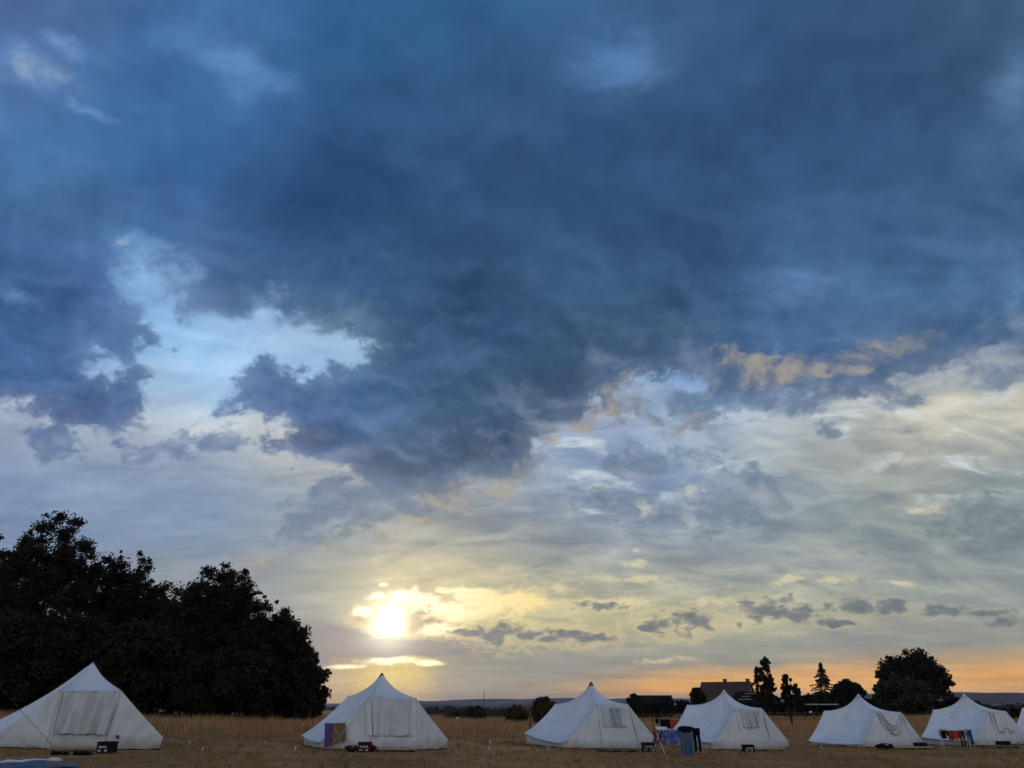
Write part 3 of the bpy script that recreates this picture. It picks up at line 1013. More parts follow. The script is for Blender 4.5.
def broadleaf(name, label, px, top, hw, Y, low=0.12, n=24000, leaf=0.26, mat_=None, seed=1, K=85, group=None, cat='tree', ratio=0.9, gaps=0.0, lobes=None, trunk_r=None):
    """A broad tree standing at column px, its crown reaching row top, hw pixels to either side."""
    b = on_ground(px, Y, (top + 715) / 2)
    tp = at(px, top, Y)
    e1 = at(px + hw, top + 40, Y)
    rx = abs(e1.x - at(px, top + 40, Y).x)
    h = tp.z - b.z
    root = empty(name, b)
    tag(root, label, cat, group)
    rg = random.Random(seed)
    z0 = h * low
    rz = (h - z0) / 2
    zc = z0 + rz
    cs, rr = [], []
    lobes = lobes or [(0, 0, 0, 1.0)]
    K = int(K * 1.8)
    for k in range(K):
        lx, ly, lz, ls = lobes[k % len(lobes)]
        th = rg.uniform(0, 2 * PI)
        cz = rg.uniform(-0.95, 1)
        q = math.sqrt(max(0, 1 - cz * cz))
        if cz < 0:
            q = max(q, 0.72)
        s = rg.choice((0.35, 0.6, 0.72, 0.8, 0.84, 0.88)) + rg.uniform(-0.06, 0.08)
        r_ = rg.uniform(0.16, 0.31) * min(rx, rz) * ls
        s = min(s, 1.03 - 0.75 * r_ / min(rx, rz) / ls)
        cs.append((lx * rx + math.cos(th) * q * s * rx * ls, ly * rx + math.sin(th) * q * s * rx * ratio * ls, zc + lz * rz + cz * s * rz * ls))
        rr.append(r_)
    for k in range(K // 4):
        th, cz = rg.uniform(0, 2 * PI), rg.uniform(-0.3, 0.95)
        q = math.sqrt(1 - cz * cz)
        lx, ly, lz, ls = lobes[k % len(lobes)]
        s = rg.uniform(0.86, 1.0)
        cs.append((lx * rx + math.cos(th) * q * s * rx * ls, ly * rx + math.sin(th) * q * s * rx * ratio * ls, zc + lz * rz + cz * s * rz * ls))
        rr.append(rg.uniform(0.04, 0.09) * min(rx, rz))
    for k in range(K // 6):
        th, cz, q = rg.uniform(0, 2 * PI), rg.uniform(-0.8, 0.72), rg.uniform(0.1, 0.62)
        lx, ly, lz, ls = lobes[k % len(lobes)]
        w_ = math.sqrt(1 - cz * cz)
        cs.append((lx * rx + math.cos(th) * q * w_ * rx * ls, ly * rx + math.sin(th) * q * w_ * rx * ratio * ls, zc + lz * rz + cz * rz * ls * 0.85))
        rr.append(0.36 * min(rx, rz) * ls)
    rr_ = np.array(rr)
    per = max(20, int(1.9 * n / len(cs)))
    v, f, tn = leaf_cloud(cs, rr_, per, leaf, seed)
    zmin = 0.06 * h if low < 0.1 else 0.5 * z0
    v[:, 2] = np.maximum(v[:, 2], 0.03)
    np_mesh('crown', v, f, mat_ or LEAF_DARK, root, tint=tn)
    limbs = [cs[i] for i in range(0, len(cs), max(1, len(cs) // 16))]
    tr = trunk_mesh(h * 0.86, trunk_r or max(0.08, h * 0.022), limbs, seed + 7)
    tr.build('trunk', BARK, root, True)
    return root


GROVE = 'dark trees of the grove beside the field'
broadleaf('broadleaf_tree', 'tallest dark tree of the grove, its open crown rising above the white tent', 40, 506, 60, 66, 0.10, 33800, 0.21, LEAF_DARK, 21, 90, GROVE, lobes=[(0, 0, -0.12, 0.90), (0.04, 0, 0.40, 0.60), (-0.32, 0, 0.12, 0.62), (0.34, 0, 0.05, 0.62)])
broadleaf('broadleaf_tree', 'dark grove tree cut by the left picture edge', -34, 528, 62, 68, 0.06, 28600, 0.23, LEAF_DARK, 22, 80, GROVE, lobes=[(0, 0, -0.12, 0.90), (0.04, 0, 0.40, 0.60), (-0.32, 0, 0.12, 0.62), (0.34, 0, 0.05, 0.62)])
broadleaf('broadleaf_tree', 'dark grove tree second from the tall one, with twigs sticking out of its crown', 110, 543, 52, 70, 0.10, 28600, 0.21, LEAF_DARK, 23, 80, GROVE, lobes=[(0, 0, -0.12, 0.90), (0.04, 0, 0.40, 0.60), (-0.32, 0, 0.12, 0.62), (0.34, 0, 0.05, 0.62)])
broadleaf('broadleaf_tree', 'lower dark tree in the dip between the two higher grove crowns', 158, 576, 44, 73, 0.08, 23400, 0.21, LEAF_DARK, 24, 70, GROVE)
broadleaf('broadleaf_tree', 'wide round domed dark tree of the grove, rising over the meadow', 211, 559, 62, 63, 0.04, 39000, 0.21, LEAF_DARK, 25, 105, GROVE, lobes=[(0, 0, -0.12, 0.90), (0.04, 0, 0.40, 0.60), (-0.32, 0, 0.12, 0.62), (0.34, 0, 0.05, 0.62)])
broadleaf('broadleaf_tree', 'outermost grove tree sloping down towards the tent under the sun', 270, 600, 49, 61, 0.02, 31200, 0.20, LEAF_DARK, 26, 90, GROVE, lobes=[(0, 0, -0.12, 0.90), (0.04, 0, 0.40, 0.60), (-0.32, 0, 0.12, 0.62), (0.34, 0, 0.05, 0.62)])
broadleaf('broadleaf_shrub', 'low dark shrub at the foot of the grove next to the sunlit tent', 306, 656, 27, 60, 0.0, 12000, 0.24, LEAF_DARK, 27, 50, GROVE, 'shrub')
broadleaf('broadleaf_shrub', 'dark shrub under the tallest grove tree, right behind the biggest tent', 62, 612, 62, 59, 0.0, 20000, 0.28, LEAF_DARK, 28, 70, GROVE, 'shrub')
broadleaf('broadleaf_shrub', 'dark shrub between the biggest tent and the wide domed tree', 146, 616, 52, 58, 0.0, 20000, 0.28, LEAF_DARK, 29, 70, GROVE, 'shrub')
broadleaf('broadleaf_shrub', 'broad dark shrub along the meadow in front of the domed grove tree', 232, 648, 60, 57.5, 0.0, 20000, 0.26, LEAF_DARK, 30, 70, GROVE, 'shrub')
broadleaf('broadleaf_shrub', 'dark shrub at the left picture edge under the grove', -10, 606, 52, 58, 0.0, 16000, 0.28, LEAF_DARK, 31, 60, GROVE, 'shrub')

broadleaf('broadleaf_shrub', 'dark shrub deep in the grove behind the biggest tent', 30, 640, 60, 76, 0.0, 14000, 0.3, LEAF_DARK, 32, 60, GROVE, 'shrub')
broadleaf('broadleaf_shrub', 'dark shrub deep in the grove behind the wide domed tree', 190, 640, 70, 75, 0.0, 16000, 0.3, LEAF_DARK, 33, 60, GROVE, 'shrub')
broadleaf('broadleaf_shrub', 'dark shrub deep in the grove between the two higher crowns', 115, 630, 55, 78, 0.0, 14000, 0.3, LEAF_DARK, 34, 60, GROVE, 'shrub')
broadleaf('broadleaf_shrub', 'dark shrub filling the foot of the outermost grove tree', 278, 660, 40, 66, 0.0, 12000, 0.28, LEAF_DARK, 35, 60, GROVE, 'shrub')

# trees round the farm
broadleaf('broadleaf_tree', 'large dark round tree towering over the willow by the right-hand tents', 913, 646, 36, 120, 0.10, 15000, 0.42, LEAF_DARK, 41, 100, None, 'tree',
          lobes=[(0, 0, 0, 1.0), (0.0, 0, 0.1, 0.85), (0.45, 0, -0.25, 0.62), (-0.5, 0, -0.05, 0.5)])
broadleaf('willow_tree', 'pale green weeping willow in front of the large dark tree', 903, 675, 30, 112, 0.0, 22000, 0.45, LEAF_WILLOW, 42, 80, None, 'tree')
broadleaf('broadleaf_tree', 'round dark tree beside the conifer, behind the tent with the swagged cloth', 848, 679, 18, 125, 0.05, 12000, 0.38, LEAF_DARK, 43, 60)
FAR = 'dark hedges and bushes at the far field edge'
broadleaf('hedge_bush', 'dark bush at the foot of the conifer beyond the shed', 822, 692, 24, 128, 0.0, 8000, 0.4, LEAF_DARK, 44, 50, FAR, 'bush')
broadleaf('hedge_bush', 'dark bush in the gap between the round tree and the willow', 868, 698, 14, 126, 0.0, 6000, 0.4, LEAF_DARK, 45, 40, FAR, 'bush')
broadleaf('hedge_bush', 'dark bush right of the large tree, behind the tent with the laundry rack', 958, 697, 26, 122, 0.0, 9000, 0.4, LEAF_DARK, 46, 50, FAR, 'bush')
broadleaf('hedge_bush', 'low dark bush at the right picture edge before the hills', 1006, 708, 34, 118, 0.0, 9000, 0.4, LEAF_DARK, 47, 50, FAR, 'bush')
broadleaf('hedge_bush', 'small dark tree against the end of the brown roofed house', 698, 686, 8, 140, 0.05, 6000, 0.4, LEAF_DARK, 48, 40, FAR, 'bush')
broadleaf('hedge_bush', 'dark bushy hedge plant in front of the long barn', 650, 702, 17, 132, 0.0, 7000, 0.4, LEAF_DARK, 49, 40, FAR, 'bush')
broadleaf('hedge_bush', 'small bush at the near end of the long barn', 634, 693, 9, 134, 0.0, 4000, 0.35, LEAF_DARK, 50, 30, FAR, 'bush')
broadleaf('hedge_bush', 'dark bush below the birches beside the lean-to roof', 772, 702, 22, 116, 0.0, 9000, 0.4, LEAF_DARK, 51, 50, FAR, 'bush')
broadleaf('hedge_bush', 'low dark bush between the long barn and the house', 682, 700, 13, 130, 0.0, 6000, 0.35, LEAF_DARK, 56, 40, FAR, 'bush')
broadleaf('hedge_bush', 'dark bush in front of the middle of the barn', 664, 697, 12, 128, 0.0, 6000, 0.35, LEAF_DARK, 57, 40, FAR, 'bush')
broadleaf('field_bush', 'reddish leafy bush beside the wooden post left of the third tent', 545, 695, 14, 62, 0.02, 9000, 0.22, LEAF_RUST, 52, 50, None, 'bush')
broadleaf('field_bush', 'low reddish bush just left of the wooden post', 516, 705, 12, 74, 0.0, 6000, 0.24, LEAF_RUST, 53, 40, None, 'bush')
broadleaf('field_bush', 'dark green round bush beside the thin mast beyond the meadow', 476, 706, 13, 80, 0.0, 6000, 0.26, LEAF_MID, 54, 40, None, 'bush')
broadleaf('field_bush', 'low dark green bush next to the round bush by the mast', 456, 713, 14, 82, 0.0, 5000, 0.26, LEAF_MID, 55, 40, None, 'bush')


def birch(name, label, px, top, hw, Y, seed, n=9000, leaf=0.3, low=0.12, mat_=None):
    """A slender tree with upright limbs and an open ragged crown."""
    b = on_ground(px, Y, (top + 715) / 2)
    h = at(px, top, Y).z - b.z
    rx = abs(at(px + hw, top + 20, Y).x - at(px, top + 20, Y).x)
    root = empty(name, b)
    tag(root, label, 'tree')
    rg = random.Random(seed)
    cs, rr = [], []
    for k in range(110):
        u = rg.random() ** 0.9
        z = h * (low + (0.98 - low) * u)
        w = rx * (1.15 - 0.85 * u ** 1.6) * (0.72 + 0.28 * math.sin(u * 23 + seed)) * rg.uniform(0.6, 1.15)
        th = rg.uniform(0, 2 * PI)
        q = rg.uniform(0.2, 1.0)
        cs.append((math.cos(th) * w * q, math.sin(th) * w * q, z))
        rr.append(rx * rg.uniform(0.07, 0.19) * (1 - 0.4 * u))
    v, f, tn = leaf_cloud(cs, rr, n // len(cs), leaf, seed, 1.3, 0.4, 0.1)
    np_mesh('crown', v, f, mat_ or LEAF_DARK, root, tint=tn)
    trunk_mesh(h * 0.97, h * 0.014, cs[::4], seed, 0.2).build('trunk', BARK, root, True)
    return root


birch('birch_tree', 'tallest slim ragged birch beside the house gable', 768, 657, 14, 112, 61, 9000, 0.34)
birch('birch_tree', 'leaning slim birch closest to the house gable', 760, 667, 12, 114, 62, 7000, 0.34)
birch('birch_tree', 'shorter slim birch standing before the farm shed', 788, 674, 11, 70, 63, 7000, 0.24, 0.40)
birch('birch_tree', 'lowest of the slim ragged birches, nearest to the conifer', 797, 684, 10, 108, 64, 5000, 0.32)


def conifer(name, label, px, top, hw, Y, seed):
    b = on_ground(px, Y, (top + 715) / 2)
    h = at(px, top, Y).z - b.z
    rx = abs(at(px + hw, top + 20, Y).x - at(px, top + 20, Y).x)
    root = empty(name, b)
    tag(root, label, 'tree')
    rg = random.Random(seed)
    cs, rr, ends = [], [], []
    z = 0.22
    while z < 0.98:
        nb = 2
        a0 = rg.uniform(0, 6)
        for k in range(nb):
            L = rx * (1.06 - z) * 1.75 * rg.uniform(0.55, 1.2)
            a = a0 + 2 * PI * k / nb + rg.uniform(-.3, .3)
            ends.append((math.cos(a) * L, math.sin(a) * L, h * z - 0.10 * L, h * z))
            for s in range(1, 6):
                t_ = s / 5
                cs.append((math.cos(a) * L * t_, math.sin(a) * L * t_, h * z - 0.12 * L * t_ * t_))
                rr.append(0.20 * (1.1 - 0.5 * t_) * h / 9)
        z += rg.uniform(0.015, 0.040)
    cs.append((0, 0, h * 0.985))
    rr.append(0.25)
    v, f, tn = leaf_cloud(cs, rr, 30, 0.30, seed, 0.55, 0.2, 0.0)
    np_mesh('crown', v, f, NEEDLE, root, tint=tn)
    m = MB()
    m.tube([(0, 0, -0.1), (0.05, 0, h * 0.5), (0, 0, h * 0.99)], [h * 0.02, h * 0.011, 0.02], 7)
    for e in ends:
        m.tube([(0, 0, e[3]), (e[0], e[1], e[2])], [0.05, 0.012], 4)
    m.build('trunk', BARK, root, True)
    return root


conifer('conifer_tree', 'tiered conifer with open drooping branches against the orange sky', 824, 663, 14, 122, 71)

# the wooded valley floor: one far mass of crowns nobody could count
rg = random.Random(77)
cs, rr = [], []
for k in range(900):
    Y_ = rg.uniform(300, 620)
    px = rg.choice((rg.uniform(320, 640), rg.uniform(320, 640), rg.uniform(930, 1090)))
    top = rg.uniform(707.0, 708.6) + (Y_ < 400) * rg.uniform(0, 3) - 3.0 * (px > 900)
    p_ = at(px, top, Y_)
    r_ = rg.uniform(3.5, 7)
    for j in range(2):
        cs.append((p_.x + rg.uniform(-5, 5), p_.y, p_.z - r_ * (0.7 + 1.3 * j)))
        rr.append(r_)
v, f, tn = leaf_cloud(cs, rr, 60, 1.5, 78, 0.8)
tag(np_mesh('far_wood', v, f, mat('leaf_far', (0.020, 0.013, 0.008), (0.034, 0.022, 0.012), 0.05, 0.8), tint=tn), kind='stuff')
# ------------------------------------------------------------------ tents
def lerp(a, b, t):
    return a + (b - a) * t


def edge_pt(a, b, t, sag):
    p = lerp(a, b, t)
    return p + Vector((0, 0, -sag * 4 * t * (1 - t)))


TENTS = 'white canvas tents pitched in a row'


def tent(label, Y0, phi, K, seed, flap=None, cap_dark=True, roof_sag=0.30, seam_sag=0.10):
    """K holds where the corners appear: A apex, Fl/Fr top of the near end wall, Bl far shoulder, El/Em/Er eave corners, Gl/Gr foot of the door."""
    rg = random.Random(seed)
    s, c = math.sin(R(phi)), math.cos(R(phi))
    a, b, cc, d = 1.95, 0.85, 1.7, 2.4
    A = at(*K['A'], Y0)
    base = Vector((A.x, Y0, ground_z(A.x, Y0)))
    Fl = at(*K['Fl'], Y0 - (a * s + b * c))
    Fr = at(*K['Fr'], Y0 - (a * s - b * c))
    Bl = at(*K['Bl'], Y0 - (-a * s + b * c))
    El = at(*K['El'], Y0 - (-cc * s + d * c))
    Em = at(*K['Em'], Y0 - (cc * s + d * c))
    Er = at(*K['Er'], Y0 - (cc * s - d * c))

    def mirror(p):
        q = Vector((2 * A.x - p.x, 2 * Y0 - p.y, p.z))
        q.z = p.z - ground_z(p.x, p.y) + ground_z(q.x, q.y)
        return q
    Br, Eb = mirror(Fl), mirror(Em)
    gd = lambda p, k=0.0: Vector((p.x, p.y, ground_z(p.x, p.y) + k))

    def foot(px, f, kd=0.30):
        q = at(px, 745, f.y - kd)
        return gd(q)
    Gl, Gr = foot(K['Gl'][0], Fl), foot(K['Gr'][0], Fr)
    Gbl, Gbr = gd(lerp(base, mirror(Gr), 1.0)), gd(mirror(Gl))
    root = empty('canvas_tent', base)
    tag(root, label, 'tent', TENTS)
    L = lambda p: Vector(p) - base

    def inset(p, k):
        q = gd(p)
        dv = Vector((base.x - q.x, base.y - q.y, 0)).normalized()
        q = q + dv * k
        return gd(q)
    gEm, gEl, gEr, gEb = inset(Em, 0.10), inset(El, 0.10), inset(Er, 0.05), inset(Eb, 0.10)

    # roof: a fan of canvas from the pole top to the closed line of door tops and eaves
    loop = [(Fr, Fl, 0.03, 12), (Fl, Em, seam_sag, 14), (Em, El, 0.07, 22), (El, Bl, seam_sag, 14), (Bl, Br, 0.03, 12), (Br, Eb, seam_sag, 14), (Eb, Er, 0.07, 22), (Er, Fr, seam_sag * 0.4, 14)]
    rim, kind = [], []
    for i, (p, q, sg_, n) in enumerate(loop):
        for k in range(n):
            rim.append(edge_pt(p, q, k / n, sg_))
            kind.append(i)
    N, NR = len(rim), 22
    me = MB()
    vs = []
    for j in range(NR + 1):
        t_ = 0.012 + 0.988 * j / NR
        for k, p in enumerate(rim):
            q = lerp(A, p, t_)
            ln = (p - A).length
            sag = roof_sag * (ln / 2.4) * (1.0 if kind[k] in (2, 6) else 1.0) * 4 * t_ * (1 - t_) * (1.15 - 0.35 * t_)
            w = 0.012 * math.sin(k * 0.9 + 5 * t_ + seed) * t_ * (1 - t_) * 4 + 0.008 * math.sin(k * 2.3 - 9 * t_)* (1 - t_)
            inward = Vector((A.x - q.x, A.y - q.y, 0))
            if inward.length > 1e-6:
                inward.normalize()
            vs.append(L(q + Vector((0, 0, -sag * 0.86)) + inward * (sag * 0.28 + w)))
    fs = []
    for j in range(NR):
        for k in range(N):
            k2 = (k + 1) % N
            fs.append((j * N + k, (j + 1) * N + k, (j + 1) * N + k2, j * N + k2))
    me.add(vs, fs)
    ro = me.build('roof', CANVAS, root, True)
    # hem binding along the eaves
    for (p, q) in ((Em, El), (Eb, Er)):
        m = MB()
        m.tube([L(edge_pt(p, q, k / 16, 0.07)) + Vector((0, 0, -0.005)) for k in range(17)], 0.014, 5)
        m.build('eave_hem', CANVAS2, ro)
    m = MB()
    for (p) in (Fl, Em, El, Bl):
        pts = []
        for j in range(1, NR + 1):
            k = min(range(N), key=lambda i: (rim[i] - p).length)
            pts.append(Vector(vs[j * N + k]) + Vector((0, -0.006, 0.004)))
        m.tube(pts, 0.009, 4)
    m.build('roof_seam', CANVAS2, ro)

    # end walls: wing, door, wing
    def wall_strip(tops, feet, name, matl, folds=0.035, off=0.0):
        m = MB()
        for i in range(len(tops) - 1):
            t0, t1, f0, f1 = tops[i], tops[i + 1], feet[i], feet[i + 1]
            sgs = seam_sag if i in (0, 2) else 0.03
            if tops[i] is Er or tops[i + 1] is Er:
                sgs = seam_sag * 0.4

            def fn(u, v, t0=t0, t1=t1, f0=f0, f1=f1, i=i, sgs=sgs):
                top = edge_pt(t0, t1, u, sgs)
                q = lerp(lerp(f0, f1, u) + Vector((0, 0, 0.035 * abs(math.sin(u * 5 + i + seed)))), top, v)
                nrm = (t1 - t0).cross(Vector((0, 0, 1)))
                nrm.normalize()
                w = folds * math.sin(u * 9 + i * 2 + seed + 2.2 * v) * v * (1 - v) * 4
                w += 0.5 * folds * math.sin(u * 23 - 5 * v + seed) * (1 - v) * v * 4
                w += 0.05 * max(0.0, math.sin(u * 17 + 6 * v * (u - 0.5) + seed * 1.7)) ** 3 * (1 - v) * (0.3 + v)
                return L(q + nrm * (w + off) + Vector((0, 0, -0.004)))
            m.grid(fn, 30, 14)
        return m.build(name, matl, root, True)
    w1 = wall_strip([Em, Fl, Fr, Er], [gEm, Gl, Gr, gEr], 'end_wall', CANVAS2)
    w2 = wall_strip([Eb, Br, Bl, El], [gEb, Gbr, Gbl, gEl], 'end_wall', CANVAS2)
    for (pts_) in ([gEm, Gl, Gr, gEr], [gEl, gEm], [gEr, gEb]):  # dark strips laid along the wall feet to imitate contact shade
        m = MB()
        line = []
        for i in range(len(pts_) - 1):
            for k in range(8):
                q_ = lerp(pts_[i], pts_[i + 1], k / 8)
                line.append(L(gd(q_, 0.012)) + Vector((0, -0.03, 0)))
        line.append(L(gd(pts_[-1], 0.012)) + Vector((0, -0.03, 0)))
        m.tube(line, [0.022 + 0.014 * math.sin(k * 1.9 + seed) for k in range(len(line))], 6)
        m.build('foot_shade_strip', BLACKC, w1)
    # low side walls tucked under the eaves
    for (p, q, gp, gq) in ((Em, El, gEm, gEl), (Eb, Er, gEb, gEr)):
        m = MB()

        def fn(u, v, p=p, q=q, gp=gp, gq=gq):
            top = edge_pt(p, q, u, 0.05)
            dv = Vector((base.x - top.x, base.y - top.y, 0)).normalized()
            top = top + dv * 0.13 + Vector((0, 0, 0.03))
            return L(lerp(lerp(gp, gq, u), top, v) + dv * 0.02 * math.sin(u * 16 + seed) * v)
        m.grid(fn, 24, 5)
        m.build('side_wall', CANVAS2, root, True)

    # the door panel's zips and the end wall's local frame
    ex = (Fr - Fl)
    nrm = Vector((Gr.x - Gl.x, Gr.y - Gl.y, 0)).cross(Vector((0, 0, 1))).normalized()
    if nrm.y > 0:
        nrm = -nrm

    def door_pt(u, v, off=0.03):
        top = lerp(Fl, Fr, u)
        return L(lerp(top, lerp(Gl, Gr, u), v) + nrm * off)
    for u in (0.0, 1.0):
        m = MB()
        m.tube([door_pt(u, v / 12, 0.012) for v in range(13)], 0.007, 4)
        m.build('door_zip', SEAM, w1)
    if flap:
        flap(root, w1, door_pt, L, dict(Fl=Fl, Fr=Fr, Em=Em, Er=Er, Gl=Gl, Gr=Gr, gEm=gEm, nrm=nrm, base=base))
    # vent cap on the pole top
    m = MB()
    m.lathe([(0.125, -0.16), (0.085, -0.08), (0.045, -0.02), (0.012, 0.01)], 12, L(A) + Vector((0, 0, 0.0)), lambda g_, z: 1 + 0.08 * math.sin(4 * g_))
    m.build('vent_cap', CAPM if cap_dark else CANVAS2, root, True)
    # guy ropes with pegs
    for (p, ext) in ((El, 1.5), (Em, 1.1), (Er, 1.6), (Eb, 1.3)):
        dv = Vector((p.x - base.x, p.y - base.y, 0)).normalized()
        e = gd(p + dv * ext)
        m = MB()
        m.tube([L(p) + Vector((0, 0, -0.01)), L(e) + Vector((0, 0, 0.06))], 0.005, 4)
        m.build('guy_rope', ROPE, root)
        m = MB()
        m.tube([L(e) + Vector((0, 0, -0.08)) - dv * 0.03, L(e) + Vector((0, 0, 0.13)) + dv * 0.04], [0.012, 0.022], 6)
        m.build('peg', PEGM, root)
    return root, dict(Fl=Fl, Fr=Fr, Em=Em, Er=Er, Gl=Gl, Gr=Gr, gEm=gEm, gEr=gEr, base=base, A=A, El=El, Bl=Bl)


def drape(wall, pt, u0, u1, v0, v1, name, matl, fold=0.05, nf=4.0, off=0.05, seed=0):
    """A hanging cloth panel lying over the end wall."""
    m = MB()

    def fn(u, v):
        uu = lerp(u0, u1, u)
        o = off + fold * (0.25 + 0.75 * v) * (0.5 + 0.5 * math.sin(u * nf * 2 * PI + seed + 1.2 * v)) + 0.3 * fold * math.sin(u * 17 + 3 * v + seed)
        return pt(uu, lerp(v0, v1, v) + 0.008 * math.sin(u * 14 + seed) * v, o)
    m.grid(fn, 40, 16)
    return m.build(name, matl, wall, True)


def flap_big(root, w, pt, L, k):
    f = drape(w, pt, 0.10, 0.97, 0.02, 0.74, 'window_flap', CLOTH, 0.20, 4.6, 0.045, 1)
    m = MB()
    m.tube([pt(0.02 + 0.98 * i / 12, 0.012, 0.07) for i in range(13)], 0.014, 5)
    m.build('hem', CANVAS, f)
    m = MB()
    m.tube([pt(0.10 + 0.87 * i / 12, 0.745, 0.075) for i in range(13)], 0.010, 5)
    m.build('hem', SEAM, f)
    f2 = drape(w, pt, -0.10, 0.06, 0.03, 0.98, 'rolled_flap', CANVAS2, 0.05, 1.2, 0.03, 3)


def flap_mid(root, w, pt, L, k):
    f = drape(w, pt, 0.06, 0.90, 0.02, 0.72, 'window_flap', CLOTH, 0.11, 3.8, 0.035, 5)
    m = MB()
    m.tube([pt(0.0 + 0.94 * i / 12, 0.728, 0.05) for i in range(13)], 0.010, 5)
    m.build('hem', CANVAS, f)
    drape(w, pt, -0.06, 0.04, 0.02, 0.72, 'rolled_flap', CANVAS, 0.05, 1.0, 0.03, 2)
    # open side window in the wing, cloth hanging inside it and crossed cords
    Em, Fl, Gl, gEm = k['Em'], k['Fl'], k['Gl'], k['gEm']
    wn = Vector((Gl.x - gEm.x, Gl.y - gEm.y, 0)).cross(Vector((0, 0, 1))).normalized()
    if wn.y > 0:
        wn = -wn

    def q(x, y, off):
        d = pdir(x, y)
        o = Vector((0, 0, EYE))
        p0 = lerp(gEm, Gl, 0.5)
        up = lerp(Em, Fl, 0.5) - p0
        n2 = (Gl - gEm).cross(up).normalized()
        if n2.y > 0:
            n2 = -n2
        t_ = (p0 - o).dot(n2) / d.dot(n2)
        return L(o + d * t_ + n2 * off)
    m = MB()
    m.add([q(326, 723.5, .10), q(346, 723, .10), q(346.5, 741, .10), q(334, 744, .10), q(325, 748, .10)], [(0, 1, 2, 3, 4)])
    win = m.build('window_opening', TANC, w)
    m = MB()
    m.grid(lambda u, v: q(325.6 + (9 - 3 * v) * u - 0.6 * v, 723.5 + 25 * v - 3 * u * v, 0.14 + 0.02 * math.sin(u * 9)), 8, 8)
    m.build('hanging_cloth', PURPLEC, win, True)
    m = MB()
    m.grid(lambda u, v: q(331 + 5 * u, 724.0 + (7 + 6 * (1 - u)) * v, 0.12 + 0.01 * math.sin(u * 7)), 6, 6)
    m.build('hanging_cloth', MAUVEC, win, True)
    for (x0, y0, x1, y1) in ((333.5, 723, 341, 740), (356, 719, 333, 744), (347, 728, 337, 749)):
        m = MB()
        m.tube([q(x0, y0, 0.18), q(x1, y1, 0.18)], 0.011, 5)
        m.build('cord', ROPE, win)


def flap_window(root, w, pt, L, k):
    m = MB()
    m.add([pt(0.16, 0.08, .03), pt(0.86, 0.08, .03), pt(0.84, 0.46, .03), pt(0.14, 0.46, .03)], [(0, 1, 2, 3)])
    win = m.build('window', MESHWIN, w)
    for (u0, u1, nf, sd_) in ((0.10, 0.34, 1.5, 1), (0.66, 0.92, 2.0, 2)):
        drape(win, pt, u0, u1, 0.07, 0.50, 'curtain', CLOTH, 0.03, nf, 0.04, sd_)
    m = MB()
    m.tube([pt(0.10, 0.50, .04), pt(0.5, 0.51, .05), pt(0.9, 0.50, .04)], 0.010, 4)
    m.build('sill_seam', SEAM, win)


def flap_window2(root, w, pt, L, k):
    m = MB()
    m.add([pt(0.20, 0.07, .03), pt(0.84, 0.07, .03), pt(0.84, 0.44, .03), pt(0.24, 0.42, .03)], [(0, 1, 2, 3)])
    win = m.build('window', MESHWIN, w)
    for (u0, u1, nf, sd_) in ((0.18, 0.40, 1.5, 4), (0.44, 0.62, 1.2, 5), (0.68, 0.86, 1.2, 6)):
        drape(win, pt, u0, u1, 0.06, 0.46, 'curtain', CLOTH, 0.03, nf, 0.035, sd_)
    m = MB()
    m.tube([pt(0.18, 0.46, .04), pt(0.5, 0.475, .05), pt(0.88, 0.46, .04)], 0.009, 4)
    m.build('sill_seam', SEAM, win)


def flap_swag(root, w, pt, L, k):
    """Cloth bunched into hanging loops across the end wall."""
    m = MB()
    for i, (u0, u1, v0, dp, r_) in enumerate(((0.02, 0.95, 0.03, 0.50, 0.05), (0.05, 0.98, 0.06, 0.62, 0.045), (0.10, 0.90, 0.03, 0.40, 0.04))):
        pts = []
        for j in range(25):
            t_ = j / 24
            pts.append(pt(lerp(u0, u1, t_ ** 1.1), v0 + dp * 4 * (t_ * (1 - t_)) ** 1.0 * (1.1 - 0.4 * t_), 0.05 + 0.02 * i))
        m.tube(pts, r_, 6)
    m.build('swag_cloth', CLOTH, w, True)
    drape(w, pt, 0.06, 0.92, 0.02, 0.44, 'window_flap', CANVAS, 0.04, 2.2, 0.03, 7)


def flap_soft(root, w, pt, L, k):
    f = drape(w, pt, 0.18, 0.95, 0.03, 0.62, 'window_flap', CANVAS2, 0.05, 2.6, 0.03, 9)
    m = MB()
    m.tube([pt(0.20 + 0.7 * i / 12, 0.55 + 0.07 * math.sin(i * 0.8), 0.09) for i in range(13)], 0.014, 5)
    m.build('hem', SEAM, f)


T1, k1 = tent('largest white canvas tent before the dark grove, a wide cloth panel hanging on its front', 28.6, 78,
    dict(A=(93, 662), Fl=(60, 690), Fr=(121, 690), Bl=(52, 700), El=(-30, 733), Em=(-14, 741), Er=(163, 737), Gl=(47, 748), Gr=(104, 749)), 1, flap_big, True, 0.11, 0.06)
T2, k2 = tent('white canvas tent under the sun with purple cloth in its open side window', 32.7, 66,
    dict(A=(382, 673), Fl=(368, 697), Fr=(416, 698), Bl=(347, 697), El=(302, 735), Em=(320, 742), Er=(448, 739), Gl=(371, 749), Gr=(417, 750)), 2, flap_mid, True, 0.22)
T3, k3 = tent('white canvas tent between the wooden post and the blue laundry, clear window over its door', 37.5, 60,
    dict(A=(591, 682), Fl=(597, 705), Fr=(628, 704), Bl=(555, 704), El=(524, 733), Em=(561, 743), Er=(654, 736), Gl=(602, 749), Gr=(639, 750)), 3, flap_window, True, 0.34, 0.12)
